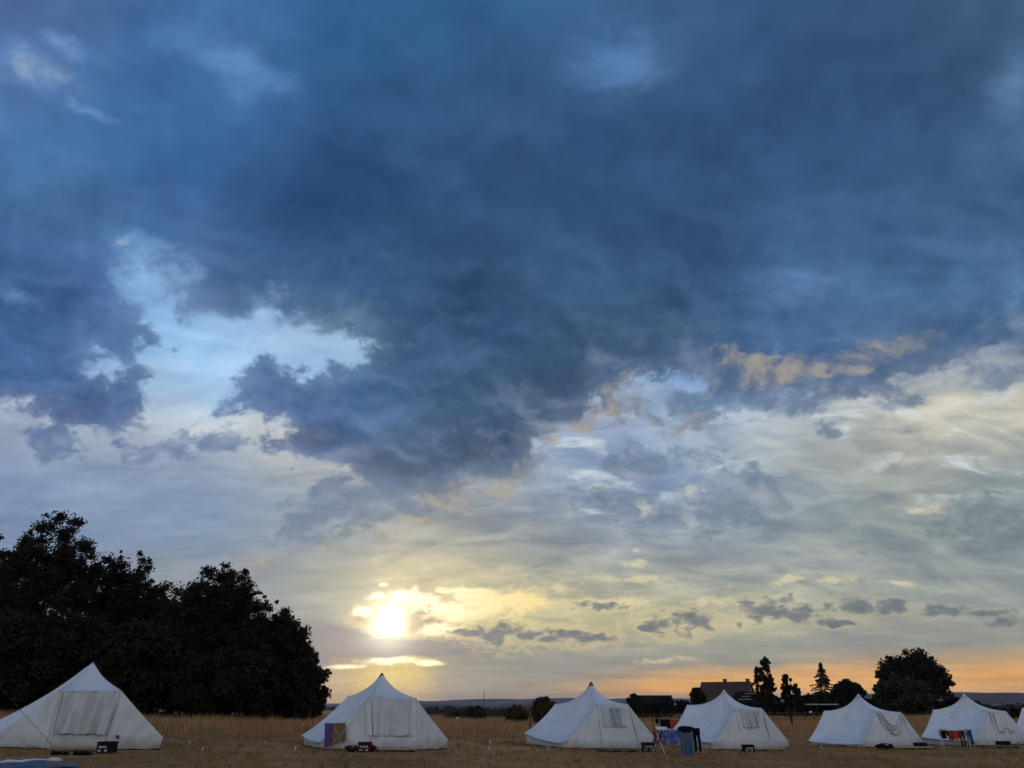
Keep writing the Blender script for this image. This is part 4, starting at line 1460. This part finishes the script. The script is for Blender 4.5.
T4, k4 = tent('white canvas tent in front of the brown roofed house, laundry at its near side', 41.2, 48,
    dict(A=(724, 690), Fl=(735, 709), Fr=(762, 708), Bl=(687, 705), El=(671, 731), Em=(712, 743), Er=(789, 741), Gl=(742, 749), Gr=(771, 749)), 4, flap_window2, False, 0.34, 0.12)
T5, k5 = tent('white canvas tent with swagged cloth on its end and a black bag at its foot', 45.7, 36,
    dict(A=(858, 694), Fl=(877, 712), Fr=(901, 712), Bl=(824, 711), El=(808, 741), Em=(861, 744), Er=(925, 743), Gl=(888, 747), Gr=(914, 747)), 5, flap_swag, False, 0.34, 0.10)
T6, k6 = tent('white canvas tent behind the rack of red and black clothes', 48.4, 36,
    dict(A=(964, 694), Fl=(989, 712), Fr=(1006, 711), Bl=(933, 710), El=(921, 737), Em=(973, 740), Er=(1030, 739), Gl=(999, 745), Gr=(1020, 744)), 6, flap_soft, False, 0.30, 0.10)
T7, k7 = tent('white canvas tent cut off by the picture edge, last of the row', 51.5, 36,
    dict(A=(1052, 693), Fl=(1076, 712), Fr=(1094, 711), Bl=(1022, 708), El=(1011, 736), Em=(1058, 739), Er=(1116, 738), Gl=(1086, 744), Gr=(1106, 744)), 7, None, False, 0.30, 0.10)
# ------------------------------------------------------------------ camp things
def ground_hit(px, py):
    lo, hi = 12.0, 110.0
    for _ in range(50):
        m_ = (lo + hi) / 2
        q = at(px, py, m_)
        if q.z > ground_z(q.x, q.y):
            lo = m_
        else:
            hi = m_
    q = at(px, py, (lo + hi) / 2)
    return Vector((q.x, q.y, ground_z(q.x, q.y)))


def crate(label, px, py, w, h, d, rz, body, seed=0, openf=False, group='folding crates beside the tents', plain=False):
    """Plastic camp crate with a rim, ribs, grip holes and a pale print."""
    b = ground_hit(px, py)
    root = empty('camp_crate', b, R(rz))
    tag(root, label, 'crate', group)
    t_ = 0.018
    m = MB()
    m.box((0, 0, 0.02 + t_ / 2), (w - 2 * t_, d - 2 * t_, t_))
    if openf:
        for sx in (-1, 1):
            m.box((sx * (w / 2 - 0.04), -d / 2, h / 2 + 0.02), (0.08, t_, h))
        m.box((0, -d / 2 + 0.002, 0.07), (w - 0.162, t_, 0.10))
        m.box((0, -d / 2 + 0.002, h - 0.03), (w - 0.162, t_, 0.10))
        m.box((0, -d / 2 + 0.002, h / 2 + 0.02), (0.05, t_, h - 0.206))
    else:
        m.box((0, -d / 2, h / 2 + 0.02), (w, t_, h))
    m.box((0, d / 2, h / 2 + 0.02), (w, t_, h))
    for sx in (-1, 1):
        m.box((sx * (w / 2 - t_ / 2 - 0.002), 0, h / 2 + 0.02), (t_, d - 2 * t_ - 0.004, h))
    m.build('body', body, root)
    m = MB()
    for (x, y, sx, sy) in ((0, -d / 2 - 0.004, w + 0.03, 0.035), (0, d / 2 + 0.004, w + 0.03, 0.035)):
        m.box((x, y, h + 0.030), (sx, sy, 0.03))
    for s_ in (-1, 1):
        m.box((s_ * (w / 2 + 0.002), 0, h + 0.030), (0.03, d - 0.032, 0.03))
    m.build('rim', body, root)
    if not plain:
        m = MB()
        rg = random.Random(seed)
        x = -w * 0.30
        while x < w * 0.30:
            ww = rg.uniform(0.02, 0.05)
            m.box((x, -d / 2 - 0.0125, h * 0.66 + rg.uniform(-.012, .012)), (ww, 0.005, 0.05))
            x += ww + 0.018
        for x in (-w * 0.34, -w * 0.20, w * 0.14, w * 0.26):
            m.box((x, -d / 2 - 0.0125, h * 0.30), (0.03, 0.005, 0.06))
        m.build('print', WHITEP, root)
    return root


CRX = 'black plastic crate with white print '
crate('black plastic crate with white print at the front corner of the largest tent', 106, 753.4, 0.42, 0.27, 0.36, -6, BLACKP, 1)
crate('dark maroon crate with white print before the tent under the sun', 364.5, 752.2, 0.44, 0.27, 0.34, 4, MAROONP, 2)
crate('dark maroon crate at the foot of the clear-windowed tent, by the laundry', 648.5, 751.8, 0.52, 0.30, 0.36, 0, MAROONP, 3)
crate('black crate standing against the tent in front of the brown roofed house', 748.5, 752.2, 0.44, 0.25, 0.36, 3, BLACKP, 4)
crate('black open-sided crate at the corner of the tent with swagged cloth', 921, 749.2, 0.52, 0.25, 0.36, -4, BLACKP, 5, True, plain=True)
crate('black open-sided crate by the door of the tent behind the clothes rack', 1004, 747.4, 0.58, 0.25, 0.36, -4, BLACKP, 6, True, plain=True)


def boards(label, x0, x1, py, depth, matl, group='wooden floor boards at the tent doors', h=0.13):
    a, b = ground_hit(x0, py), ground_hit(x1, py)
    c = (a + b) / 2
    c.z = ground_z(c.x, c.y)
    rz = math.atan2(b.y - a.y, b.x - a.x)
    L_ = (b - a).length
    root = empty('door_boards', c, rz)
    root.rotation_euler = (0, -math.atan2(b.z - a.z, (b.xy - a.xy).length), rz)
    tag(root, label, 'boards', group)
    n = 4
    for k in range(n):
        m = MB()
        m.box((0.02 * (k % 2), depth * (k + 0.5) / n, h - 0.03), (L_, depth / n * 0.86, 0.06))
        m.build('plank', matl, root)
    for s_ in (-0.42, 0.0, 0.42):
        m = MB()
        m.box((s_ * L_, depth / 2, (h - 0.063) / 2), (0.06, depth * 0.96, h - 0.063))
        m.build('bearer', OLDWOOD, root)
    return root


boards('pale plank walkway along the foot of the largest tent', 47, 98, 752.0, 0.6, WOOD)
boards('low plank walkway before the door of the tent under the sun', 377, 418, 752.2, 0.6, WOOD)
boards('brown plank walkway before the clear-windowed tent', 604, 641, 752.3, 0.6, OLDWOOD)
boards('thin plank walkway before the tent by the brown roofed house', 756, 786, 751.2, 0.6, WOOD)
boards('thin plank walkway before the tent with swagged cloth', 895, 934, 749.6, 0.6, WOOD)
boards('dark plank walkway before the tent behind the clothes rack', 985, 1022, 748.4, 0.6, OLDWOOD)


def shoe(px, py, rz, label, group):
    b = ground_hit(px, py)
    root = empty('shoe', b, R(rz))
    tag(root, label, 'shoe', group)
    m = MB()
    prof = [(-0.14, 0.040, 0.075), (-0.10, 0.044, 0.105), (-0.03, 0.042, 0.10), (0.05, 0.046, 0.072), (0.11, 0.045, 0.055), (0.15, 0.025, 0.038)]
    vs, fs = [], []
    for (x, hw, top) in prof:
        for k in range(7):
            g_ = PI * k / 6
            vs.append((x, hw * math.cos(g_), 0.022 + (top - 0.022) * math.sin(g_) ** 0.7 if 0 < k < 6 else 0.022))
    for i in range(len(prof) - 1):
        for k in range(6):
            fs.append((i * 7 + k, i * 7 + k + 1, (i + 1) * 7 + k + 1, (i + 1) * 7 + k))
    fs.append(tuple(range(7)))
    fs.append(tuple(range((len(prof) - 1) * 7, len(prof) * 7))[::-1])
    m.add(vs, fs)
    m.build('upper', BLACKC, root, True)
    m = MB()
    m.box((0.0, 0, 0.011), (0.29, 0.088, 0.02))
    m.build('sole', BLACKP, root)


for (x, r_) in ((56, 60), (60, 75), (66, 100), (77, 80), (82, 95), (88, 70)):
    shoe(x, 755.2, r_, 'dark shoe lying in front of the plank walkway of the largest tent', 'dark shoes before the largest tent')


def lumpy_bag(name, label, cat, px, py, w, h, d, matl, seed, strap=True):
    b = ground_hit(px, py)
    root = empty(name, b)
    tag(root, label, cat)
    rg = random.Random(seed)
    hs = [rg.uniform(0.6, 1.0) for _ in range(9)]
    m = MB()

    def fn(u, v):
        th, ph = 2 * PI * u, PI * (v - 0.5)
        k = 1 + 0.10 * math.sin(3 * th + seed) * math.cos(ph) + 0.07 * math.sin(7 * th + 4 * ph)
        x = math.cos(th) * math.cos(ph) * w / 2 * k
        y = math.sin(th) * math.cos(ph) * d / 2 * k
        i = max(0, min(7.999, (x / w + 0.5) * 8))
        top = hs[int(i)] + (hs[int(i) + 1] - hs[int(i)]) * (i - int(i))
        z = (0.5 + 0.5 * math.sin(ph)) ** 0.7 * h * top
        return (x, y, z + 0.005)
    m.grid(fn, 30, 12)
    m.build('body', matl, root, True)
    if strap:
        m = MB()
        m.tube([(w * 0.3 * math.cos(a), -d * 0.30, h * 0.62 + h * 0.26 * math.sin(a)) for a in [PI * k / 10 for k in range(11)]], 0.014, 5)
        m.build('strap', BLACKP, root)


lumpy_bag('duffel_bag', 'lumpy black bag lying at the foot of the tent with swagged cloth', 'bag', 884.5, 750, 0.86, 0.34, 0.45, BLACKC, 3)
lumpy_bag('duffel_bag', 'dark maroon bag slumped beside the maroon crate under the sun', 'bag', 351.5, 752.2, 0.52, 0.24, 0.4, MAROONP, 8)
lumpy_bag('water_bag', 'small dark maroon bundle between crate and plank walkway under the sun', 'bundle', 373.0, 752.0, 0.20, 0.27, 0.2, MAROONP, 11, False)


# ------------------------------------------------------------------ laundry
def rack(label, px0, px1, top, base_py, spread, matl, name='drying_rack'):
    a, b = ground_hit(px0, base_py), ground_hit(px1, base_py)
    c = (a + b) / 2
    rz = math.atan2(b.y - a.y, b.x - a.x)
    root = empty(name, Vector((c.x, c.y, ground_z(c.x, c.y))), rz)
    tag(root, label, 'rack')
    L_ = (b.xy - a.xy).length
    hgt = at((px0 + px1) / 2, top, c.y).z - root.location.z
    for s_ in (-1, 1):
        for q in (-1, 1):
            m = MB()
            m.tube([(s_ * L_ / 2, -q * spread * 0.35, hgt), (s_ * L_ / 2 * (1.0), q * spread, 0.0)], 0.013, 6)
            m.build('leg', matl, root)
    for y in (-spread * 0.35, 0, spread * 0.35):
        m = MB()
        m.tube([(-L_ / 2 - 0.12, y, hgt), (L_ / 2 + 0.12, y, hgt)], 0.010, 6)
        m.build('rail', matl, root)
    m = MB()
    m.tube([(-L_ / 2, 0, hgt * 0.45), (L_ / 2, 0, hgt * 0.45)], 0.009, 6)
    m.build('brace', matl, root)
    return root, c, hgt


def hang(name, label, cat, xs, ytop, ybot, Y, matl, fold=0.04, nf=2.5, seed=0, back=0.7, group=None, ragged=0.0, slant=0.0, extra=None):
    """Cloth laid over a rail: falls in front, over the top and a little behind."""
    x0, x1 = xs
    P0, P1 = at(x0, ytop, Y), at(x1, ytop, Y)
    c = (P0 + P1) / 2
    zb = at((x0 + x1) / 2, ybot, Y).z
    L_ = P1.x - P0.x
    Hh = c.z - zb
    root = empty(name, Vector((c.x, c.y, c.z)))
    tag(root, label, cat, group)

    def panel(u, v, side):
        x = (u - 0.5) * L_ * (1 + 0.06 * v * math.sin(seed + 3 * u))
        hh = Hh * (1 if side < 0 else back)
        z = -v * hh * (1 - ragged * (0.5 + 0.5 * math.sin(u * 11 + seed)) * v) + slant * (u - 0.5)
        y = side * (0.012 + 0.02 * v) + side * fold * v * (0.5 + 0.5 * math.sin(u * nf * 2 * PI + seed + v))
        return (x, y, z)
    m = MB()
    m.grid(lambda u, v: panel(u, 1 - 2 * v, -1) if v <= 0.5 else panel(u, 2 * v - 1, 1), 24, 24)
    m.build('cloth', matl, root, True)
    if extra:
        extra(root, L_, Hh, seed)
    return root


def sleeves(matl):
    def f(root, L_, Hh, seed):
        for s_ in (-1, 1):
            m = MB()
            m.tube([(s_ * L_ * 0.46, -0.03, -Hh * 0.06), (s_ * L_ * 0.62, -0.05, -Hh * 0.4), (s_ * L_ * 0.60, -0.04, -Hh * 0.72)], [0.07, 0.065, 0.055], 7)
            m.build('sleeve', matl, root, True)
    return f


def trousers(name, label, x0, x1, ytop, ybot, Y, matl, seed=0):
    P0, P1 = at(x0, ytop, Y), at(x1, ytop, Y)
    c = (P0 + P1) / 2
    zb = at((x0 + x1) / 2, ybot, Y).z
    L_, Hh = P1.x - P0.x, c.z - zb
    root = empty(name, c)
    tag(root, label, 'trousers')
    m = MB()
    m.grid(lambda u, v: ((0.5 - abs(2 * u - 1)) * L_ if False else L_ * 0.5 * math.cos(2 * PI * u), 0.06 * math.sin(2 * PI * u), 0.02 - v * Hh * 0.30), 16, 6)
    m.build('waist', matl, root, True)
    for s_ in (-1, 1):
        m = MB()
        m.tube([(s_ * L_ * 0.24, 0, -Hh * 0.24), (s_ * L_ * 0.26 + 0.02, -0.02, -Hh * 0.6), (s_ * L_ * 0.30 + 0.03, 0, -Hh * 0.98)], [L_ * 0.24, L_ * 0.17, L_ * 0.14], 8)
        m.build('leg', matl, root, True)
    return root


RY = ground_hit(680, 754.5).y
rk, rc, rh = rack('white folding drying rack loaded with blue laundry between two tents', 659, 698, 729.5, 754.0, 0.36, ALU)
hang('towel', 'dark maroon towel hanging at the end of the blue laundry rack', 'towel', (653.5, 660.5), 728, 743.5, RY - 0.10, MAROONC, 0.05, 1.5, 1)
hang('towel', 'pale pink cloth folded over the rail above the patterned sheet', 'cloth', (655.5, 667), 726.6, 729.6, RY - 0.14, WHITEC, 0.03, 2, 2, slant=-0.03)
hang('patterned_sheet', 'blue patterned sheet hanging over the laundry rack', 'sheet', (660.8, 680.5), 729.8, 744.6, RY - 0.20, BLUEP, 0.09, 2.0, 3, ragged=0.16)
hang('bath_towel', 'large grey blue towel falling in folds to the grass', 'towel', (679.6, 692.6), 730.6, 754.4, RY - 0.28, GREYBLUE, 0.13, 3.0, 4, back=0.9)
hp = at(685.5, 732.6, RY - 0.26)
m = MB()


def heap(u, v):
    th, ph = 2 * PI * u, PI * (v - 0.5)
    k = 1 + 0.18 * math.sin(3 * th + 1) * math.cos(ph) + 0.14 * math.sin(5 * th + 3 * ph)
    return (math.cos(th) * math.cos(ph) * 0.27 * k, math.sin(th) * math.cos(ph) * 0.16 * k, (0.5 + 0.5 * math.sin(ph)) * 0.21 * k)


m.grid(heap, 30, 14)
o = m.build('clothes_heap', BLACKC, None, True, hp)
tag(o, 'heap of black clothes on top of the grey blue towel', 'clothes')
trousers('trousers', 'black trousers hanging with two straight legs beside the grey blue towel', 692.0, 699.6, 728.6, 752, RY - 0.1, BLACKC)

LY = 43.0
ln = empty('clothes_line', on_ground(660, LY))
tag(ln, 'cord with dark and red washing strung beside the tent by the house', 'clothes line')
pa, pb_ = at(652.5, 717.5, LY), at(684, 719.0, LY)
for p_ in (pa, pb_):
    m = MB()
    g_ = Vector((p_.x, p_.y, ground_z(p_.x, p_.y) - 0.1))
    m.tube([g_ - ln.location, p_ + Vector((0, 0, 0.05)) - ln.location], 0.025, 6)
    m.build('line_post', STAKE, ln)
m = MB()
m.tube([edge_pt(pa, pb_, k / 10, 0.05) - ln.location for k in range(11)], 0.006, 4)
m.build('cord', ROPE, ln)
hang('shirt', 'small black garment at the open end of the washing cord', 'shirt', (655.2, 658.6), 718.2, 723.4, LY - 0.02, BLACKC, 0.04, 1.5, 5)
hang('shirt', 'wide black garment in the middle of the washing cord', 'shirt', (660.0, 669.6), 719.2, 728.2, LY - 0.02, BLACKC, 0.05, 2.0, 6)
hang('towel', 'bright red towel on the washing cord against the white tent', 'towel', (670.2, 678.5), 719.4, 729.0, LY - 0.02, REDC, 0.05, 2.0, 7)

RY2 = ground_hit(956, 747.5).y
rack('low drying rack of red and black clothes before a white tent', 943, 969, 730.4, 748.0, 0.30, ALU)
hang('shirt', 'black shirt at the open end of the rack of red clothes', 'shirt', (939.6, 945.2), 729.4, 738.6, RY2 - 0.12, BLACKC, 0.05, 1.5, 8, extra=sleeves(BLACKC))
hang('shirt', 'pale shirt between the black and the red clothes on the rack', 'shirt', (945.0, 949.6), 731.0, 737.0, RY2 - 0.16, WHITEC, 0.03, 1.5, 9)
hang('shirt', 'dark maroon shirt beside the pale one on the clothes rack', 'shirt', (947.0, 951.5), 730.6, 740.6, RY2 - 0.20, DKREDC, 0.05, 1.5, 10)
hang('shirt', 'red shirt with hanging sleeves in the middle of the clothes rack', 'shirt', (951.2, 958.0), 730.2, 740.4, RY2 - 0.12, REDC, 0.05, 2.0, 11, ragged=0.2, extra=sleeves(DKREDC))
trousers('trousers', 'black trousers hanging between the red shirt and the blue jeans', 957.6, 963.4, 730.2, 746.4, RY2 - 0.14, BLACKC)
trousers('trousers', 'navy blue jeans at the far end of the clothes rack', 963.6, 971.0, 729.8, 747.4, RY2 - 0.10, NAVYC)

# ground sheet in the foreground
a, b = ground_hit(-12, 767.5), ground_hit(67, 765.0)
c = (a + b) / 2
ts = empty('ground_sheet', Vector((c.x, c.y, ground_z(c.x, c.y))), math.atan2(b.y - a.y, b.x - a.x))
tag(ts, 'blue grey ground sheet lying rumpled on the grass in the near corner', 'tarpaulin')
TL = (b - a).length
m = MB()
m.grid(lambda u, v: ((u - 0.5) * TL, -1.0 + 1.4 * v, 0.02 + 0.035 * math.sin(u * 9 + 2 * v) * math.sin(v * 5 + u * 4) + 0.05 * v), 40, 14)
m.build('sheet', TARPM, ts, True)
m = MB()
m.tube([((u / 14 - 0.5) * TL, 0.42 + 0.03 * math.sin(u), 0.075 + 0.015 * math.sin(u * 1.7)) for u in range(15)], [0.05 + 0.012 * math.sin(k * 2.1) for k in range(15)], 8)
m.build('rolled_edge', WHITEC, ts, True)

# dark rope running to the foot of the largest tent
m = MB()
e0, e1 = at(-14, 672, 24.6), at(53.5, 746.5, 25.7)
g0 = Vector((e0.x - 0.6, e0.y, ground_z(e0.x - 0.6, e0.y)))
fl = empty('line_pole', g0)
tag(fl, 'thin dark cord slanting down to the foot of the largest tent', 'cord')
m.tube([e0 - g0, e1 - g0], 0.006, 5)
m.build('cord', DARKROPE, fl)
m = MB()
m.tube([Vector((0, 0, -0.1)), e0 - g0 + Vector((0, 0, 0.1))], 0.03, 6)
m.build('pole', STAKE, fl)

# small printed mark on the wing of the largest tent
Fr, Er, Gr, gEr = k1['Fr'], k1['Er'], k1['Gr'], k1['gEr']


def on_wing(x, y, off):
    d = pdir(x, y)
    o_ = Vector((0, 0, EYE))
    p0 = lerp(Gr, gEr, 0.5)
    n2 = (gEr - Gr).cross(lerp(Fr, Er, 0.4) - p0).normalized()
    if n2.y > 0:
        n2 = -n2
    t_ = (p0 - o_).dot(n2) / d.dot(n2)
    return o_ + d * t_ + n2 * off - k1['base']


m = MB()
m.add([on_wing(114.6, 734.2, .05), on_wing(119.6, 735.2, .05), on_wing(120.0, 738.6, .05), on_wing(115.0, 738.2, .05)], [(0, 1, 2, 3)])
pm = m.build('printed_mark', WHITEP, T1)
m = MB()
m.tube([on_wing(117.4 + 1.5 * math.cos(a_), 736.5 + 1.0 * math.sin(a_), .055) for a_ in [2 * PI * k / 12 for k in range(13)]], 0.012, 4)
m.tube([on_wing(115.6, 737.6, .055), on_wing(117.2, 736.4, .055), on_wing(119.0, 737.8, .055)], 0.011, 4)
m.build('emblem', BLACKC, pm)
m = MB()
m.tube([on_wing(116.6, 738.0, .056), on_wing(119.2, 738.3, .056)], 0.009, 4)
m.build('emblem_line', REDP, pm)

# ------------------------------------------------------------------ posts, fence, farm
def post(name, label, cat, px, top, Y, r, matl, group=None):
    b_ = on_ground(px, Y)
    h = at(px, top, Y).z - b_.z
    m = MB()
    m.tube([(0, 0, -0.2), (0.01, 0, h * 0.5), (0, 0, h)], [r, r * 0.95, r * 0.85], 7)
    o_ = m.build(name, matl, None, False, b_)
    tag(o_, label, cat, group)
    return o_


post('wooden_post', 'weathered wooden post standing in the meadow beside the reddish bush', 'post', 530, 704, 56, 0.07, STAKE)
post('thin_mast', 'thin tall mast rising from the meadow against the distant hills', 'mast', 483.5, 691, 78, 0.03, STAKE)

fe = empty('field_fence', on_ground(740, 92))
tag(fe, 'low wooden post and rail fence along the meadow before the farm', 'fence')
fpts = []
for px in range(634, 850, 9):
    q = on_ground(px, 92 - 4 * smooth(634, 850, px))
    fpts.append(q)
    m = MB()
    m.tube([q - fe.location + Vector((0, 0, -0.2)), q - fe.location + Vector((0, 0, 1.25 + 0.1 * math.sin(px)))], 0.06, 6)
    m.build('fence_post', STAKE, fe)
for z in (0.55, 1.1):
    m = MB()
    m.tube([q - fe.location + Vector((0, -0.07, z + 0.02 * math.sin(i * 2.0))) for i, q in enumerate(fpts)], 0.035, 5)
    m.build('rail', STAKE, fe)

TILE = mat('roof_tile', (0.055, 0.031, 0.022), (0.085, 0.048, 0.033), 2.2, 0.9, 0.03, 6, stretch=(1, 1, 3))
DROOF = mat('dark_roof', (0.010, 0.009, 0.008), (0.018, 0.015, 0.013), 2, 0.95, spec=0.05)
PLASTER = mat('plaster', (0.20, 0.18, 0.16), (0.26, 0.235, 0.205), 1.2, 0.95)
DWALL = mat('dark_boards', (0.022, 0.018, 0.014), (0.035, 0.028, 0.022), 3, 0.95, stretch=(4, 4, 0.4))
BRICK = mat('brick', (0.12, 0.05, 0.035), (0.16, 0.08, 0.05), 8, 0.9)
PALE = mat('pale_metal', (0.35, 0.34, 0.33), (0.28, 0.28, 0.28), 3, 0.5)
WIN = mat('dark_glass', (0.02, 0.022, 0.028), (0.03, 0.03, 0.035), 1, 0.2)


def gable_house(name, label, cat, px, Y, L_, D_, eave, ridge, rz, wall, roof, chim=(), windows=True, over=0.35):
    b_ = on_ground(px, Y)
    root = empty(name, b_, R(rz))
    tag(root, label, cat)
    m = MB()
    hl, hd = L_ / 2, D_ / 2
    vs = [(-hl, -hd, -0.5), (hl, -hd, -0.5), (hl, hd, -0.5), (-hl, hd, -0.5), (-hl, -hd, eave), (hl, -hd, eave), (hl, hd, eave), (-hl, hd, eave), (-hl, 0, ridge - 0.05), (hl, 0, ridge - 0.05)]
    m.add(vs, [(0, 1, 5, 4), (1, 2, 6, 9, 5), (2, 3, 7, 6), (3, 0, 4, 8, 7)])
    wl = m.build('wall', wall, root)
    m = MB()
    k = (ridge - eave) / hd
    for s_ in (-1, 1):
        yo, zo = s_ * (hd + over), eave - k * over
        for th in (0,):
            a_ = [(-hl - over, yo, zo + 0.03), (hl + over, yo, zo + 0.03), (hl + over, 0, ridge + 0.03), (-hl - over, 0, ridge + 0.03)]
            b2 = [(x, y, z + 0.16) for x, y, z in a_]
            m.add(a_ + b2, [(0, 1, 2, 3), (4, 5, 6, 7), (0, 1, 5, 4), (1, 2, 6, 5), (3, 0, 4, 7)])
    rf = m.build('roof', roof, root)
    for cx in chim:
        m = MB()
        m.box((cx, 0.25, ridge + 0.2), (0.55, 0.55, 0.7))
        m.box((cx, 0.25, ridge + 0.61), (0.7, 0.7, 0.12))
        m.build('chimney', BRICK, rf)
    if windows:
        for (x, y, z, sx, sy) in ((-hl * 0.5, -hd - 0.02, eave * 0.5, 1.1, 0.06), (hl * 0.4, -hd - 0.02, eave * 0.5, 1.1, 0.06), (hl + 0.02, -0.6, eave + 0.5, 0.06, 0.9)):
            m = MB()
            m.box((x, y, z), (sx, sy, 1.1))
            m.build('window', WIN, root)
    return root


gable_house('farm_house', 'farm house with steep brown tiled roof and pale gable end', 'house', 729, 150, 8.4, 7.6, 1.9, 5.25, -30, PLASTER, TILE, (-0.2, 3.9))
gable_house('long_barn', 'long low dark barn beyond the fence', 'barn', 653, 142, 6.0, 6.0, 1.9, 3.1, -6, DWALL, DROOF, (), False)
# lean-to with battened roof beside the house
q = on_ground(752, 136)
lt = empty('lean_to', q, R(-30))
tag(lt, 'low dark lean-to roof with pale battens beside the house', 'shed')
m = MB()
m.add([(-2.8, -2.0, 1.9), (2.8, -2.0, 1.9), (2.8, 2.0, 3.5), (-2.8, 2.0, 3.5), (-2.8, -2.0, 2.05), (2.8, -2.0, 2.05), (2.8, 2.0, 3.65), (-2.8, 2.0, 3.65)],
      [(3, 2, 1, 0), (4, 5, 6, 7), (0, 1, 5, 4), (1, 2, 6, 5), (2, 3, 7, 6), (3, 0, 4, 7)])
lr = m.build('roof', DROOF, lt)
for k in range(3):
    m = MB()
    y = -1.2 + 1.1 * k
    m.box((0.4 + 0.3 * k, y, 2.05 + (y + 2) * 0.4 + 0.09), (4.0, 0.16, 0.10))
    m.build('batten', PALE, lr)
m = MB()
m.box((0, 1.9, 1.55), (5.4, 0.15, 3.6))
m.build('wall', DWALL, lt)
for s_ in (-2.6, 2.6):
    m = MB()
    m.tube([(s_, -1.8, -0.3), (s_, -1.8, 1.9)], 0.09, 6)
    m.build('post', DWALL, lt)
# open shed with a flat roof
q = on_ground(815, 112)
sh = empty('open_shed', q, R(-8))
tag(sh, 'flat roofed open shed with a pale roof edge under the conifer', 'shed')
hz = at(815, 703.6, 112).z - q.z
m = MB()
m.box((0, 0, hz - 0.10), (5.4, 4.0, 0.14))
m.build('roof', DROOF, sh)
m = MB()
m.box((0.6, -2.03, hz - 0.09), (4.2, 0.05, 0.15))
m.build('roof_edge', PALE, sh)
m = MB()
m.box((0, 1.9, hz / 2 - 0.2), (5.2, 0.12, hz))
for s_ in (-2.6, 2.6):
    m.box((s_, 0.2, hz / 2 - 0.2), (0.1, 3.2, hz - 0.05))
m.build('wall', DWALL, sh)
for s_ in (-2.5, 0, 2.5):
    m = MB()
    m.tube([(s_, -1.9, -0.3), (s_, -1.9, hz - 0.17)], 0.07, 6)
    m.build('post', DWALL, sh)


def board_(label, px, py, Y, w, h, tilt):
    c_ = at(px, py, Y)
    b_ = on_ground(px, Y)
    root = empty('white_board', b_, R(tilt))
    tag(root, label, 'board', 'small white boards at the field edge')
    z = c_.z - b_.z
    m = MB()
    m.box((0, 0, z), (w, 0.03, h))
    m.build('panel', PEGM, root)
    m = MB()
    m.tube([(0, 0.035, -0.1), (0, 0.035, z + h * 0.3)], 0.025, 5)
    m.build('post', STAKE, root)


board_('small white board in the meadow by the low green bush', 457, 718, 70, 0.20, 0.17, 0)
board_('small white board in front of the open shed', 811, 712, 106, 0.42, 0.22, 20)
board_('small white board near the end of the long barn', 676, 704, 126, 0.22, 0.25, 0)

# ------------------------------------------------------------------ air
m = MB()
m.box((0, 6400, 25), (30000, 13400, 150))
hv = bpy.data.materials.new('haze_air')
hv.use_nodes = True
t = hv.node_tree
t.nodes.clear()
vo = t.nodes.new('ShaderNodeVolumePrincipled')
vo.inputs['Color'].default_value = (0.72, 0.76, 0.95, 1)
vo.inputs['Density'].default_value = 7e-5
vo.inputs['Anisotropy'].default_value = 0.2
mo = t.nodes.new('ShaderNodeOutputMaterial')
t.links.new(vo.outputs[0], mo.inputs['Volume'])
tag(m.build('haze', hv), kind='stuff')
sc.cycles.volume_bounces = 0
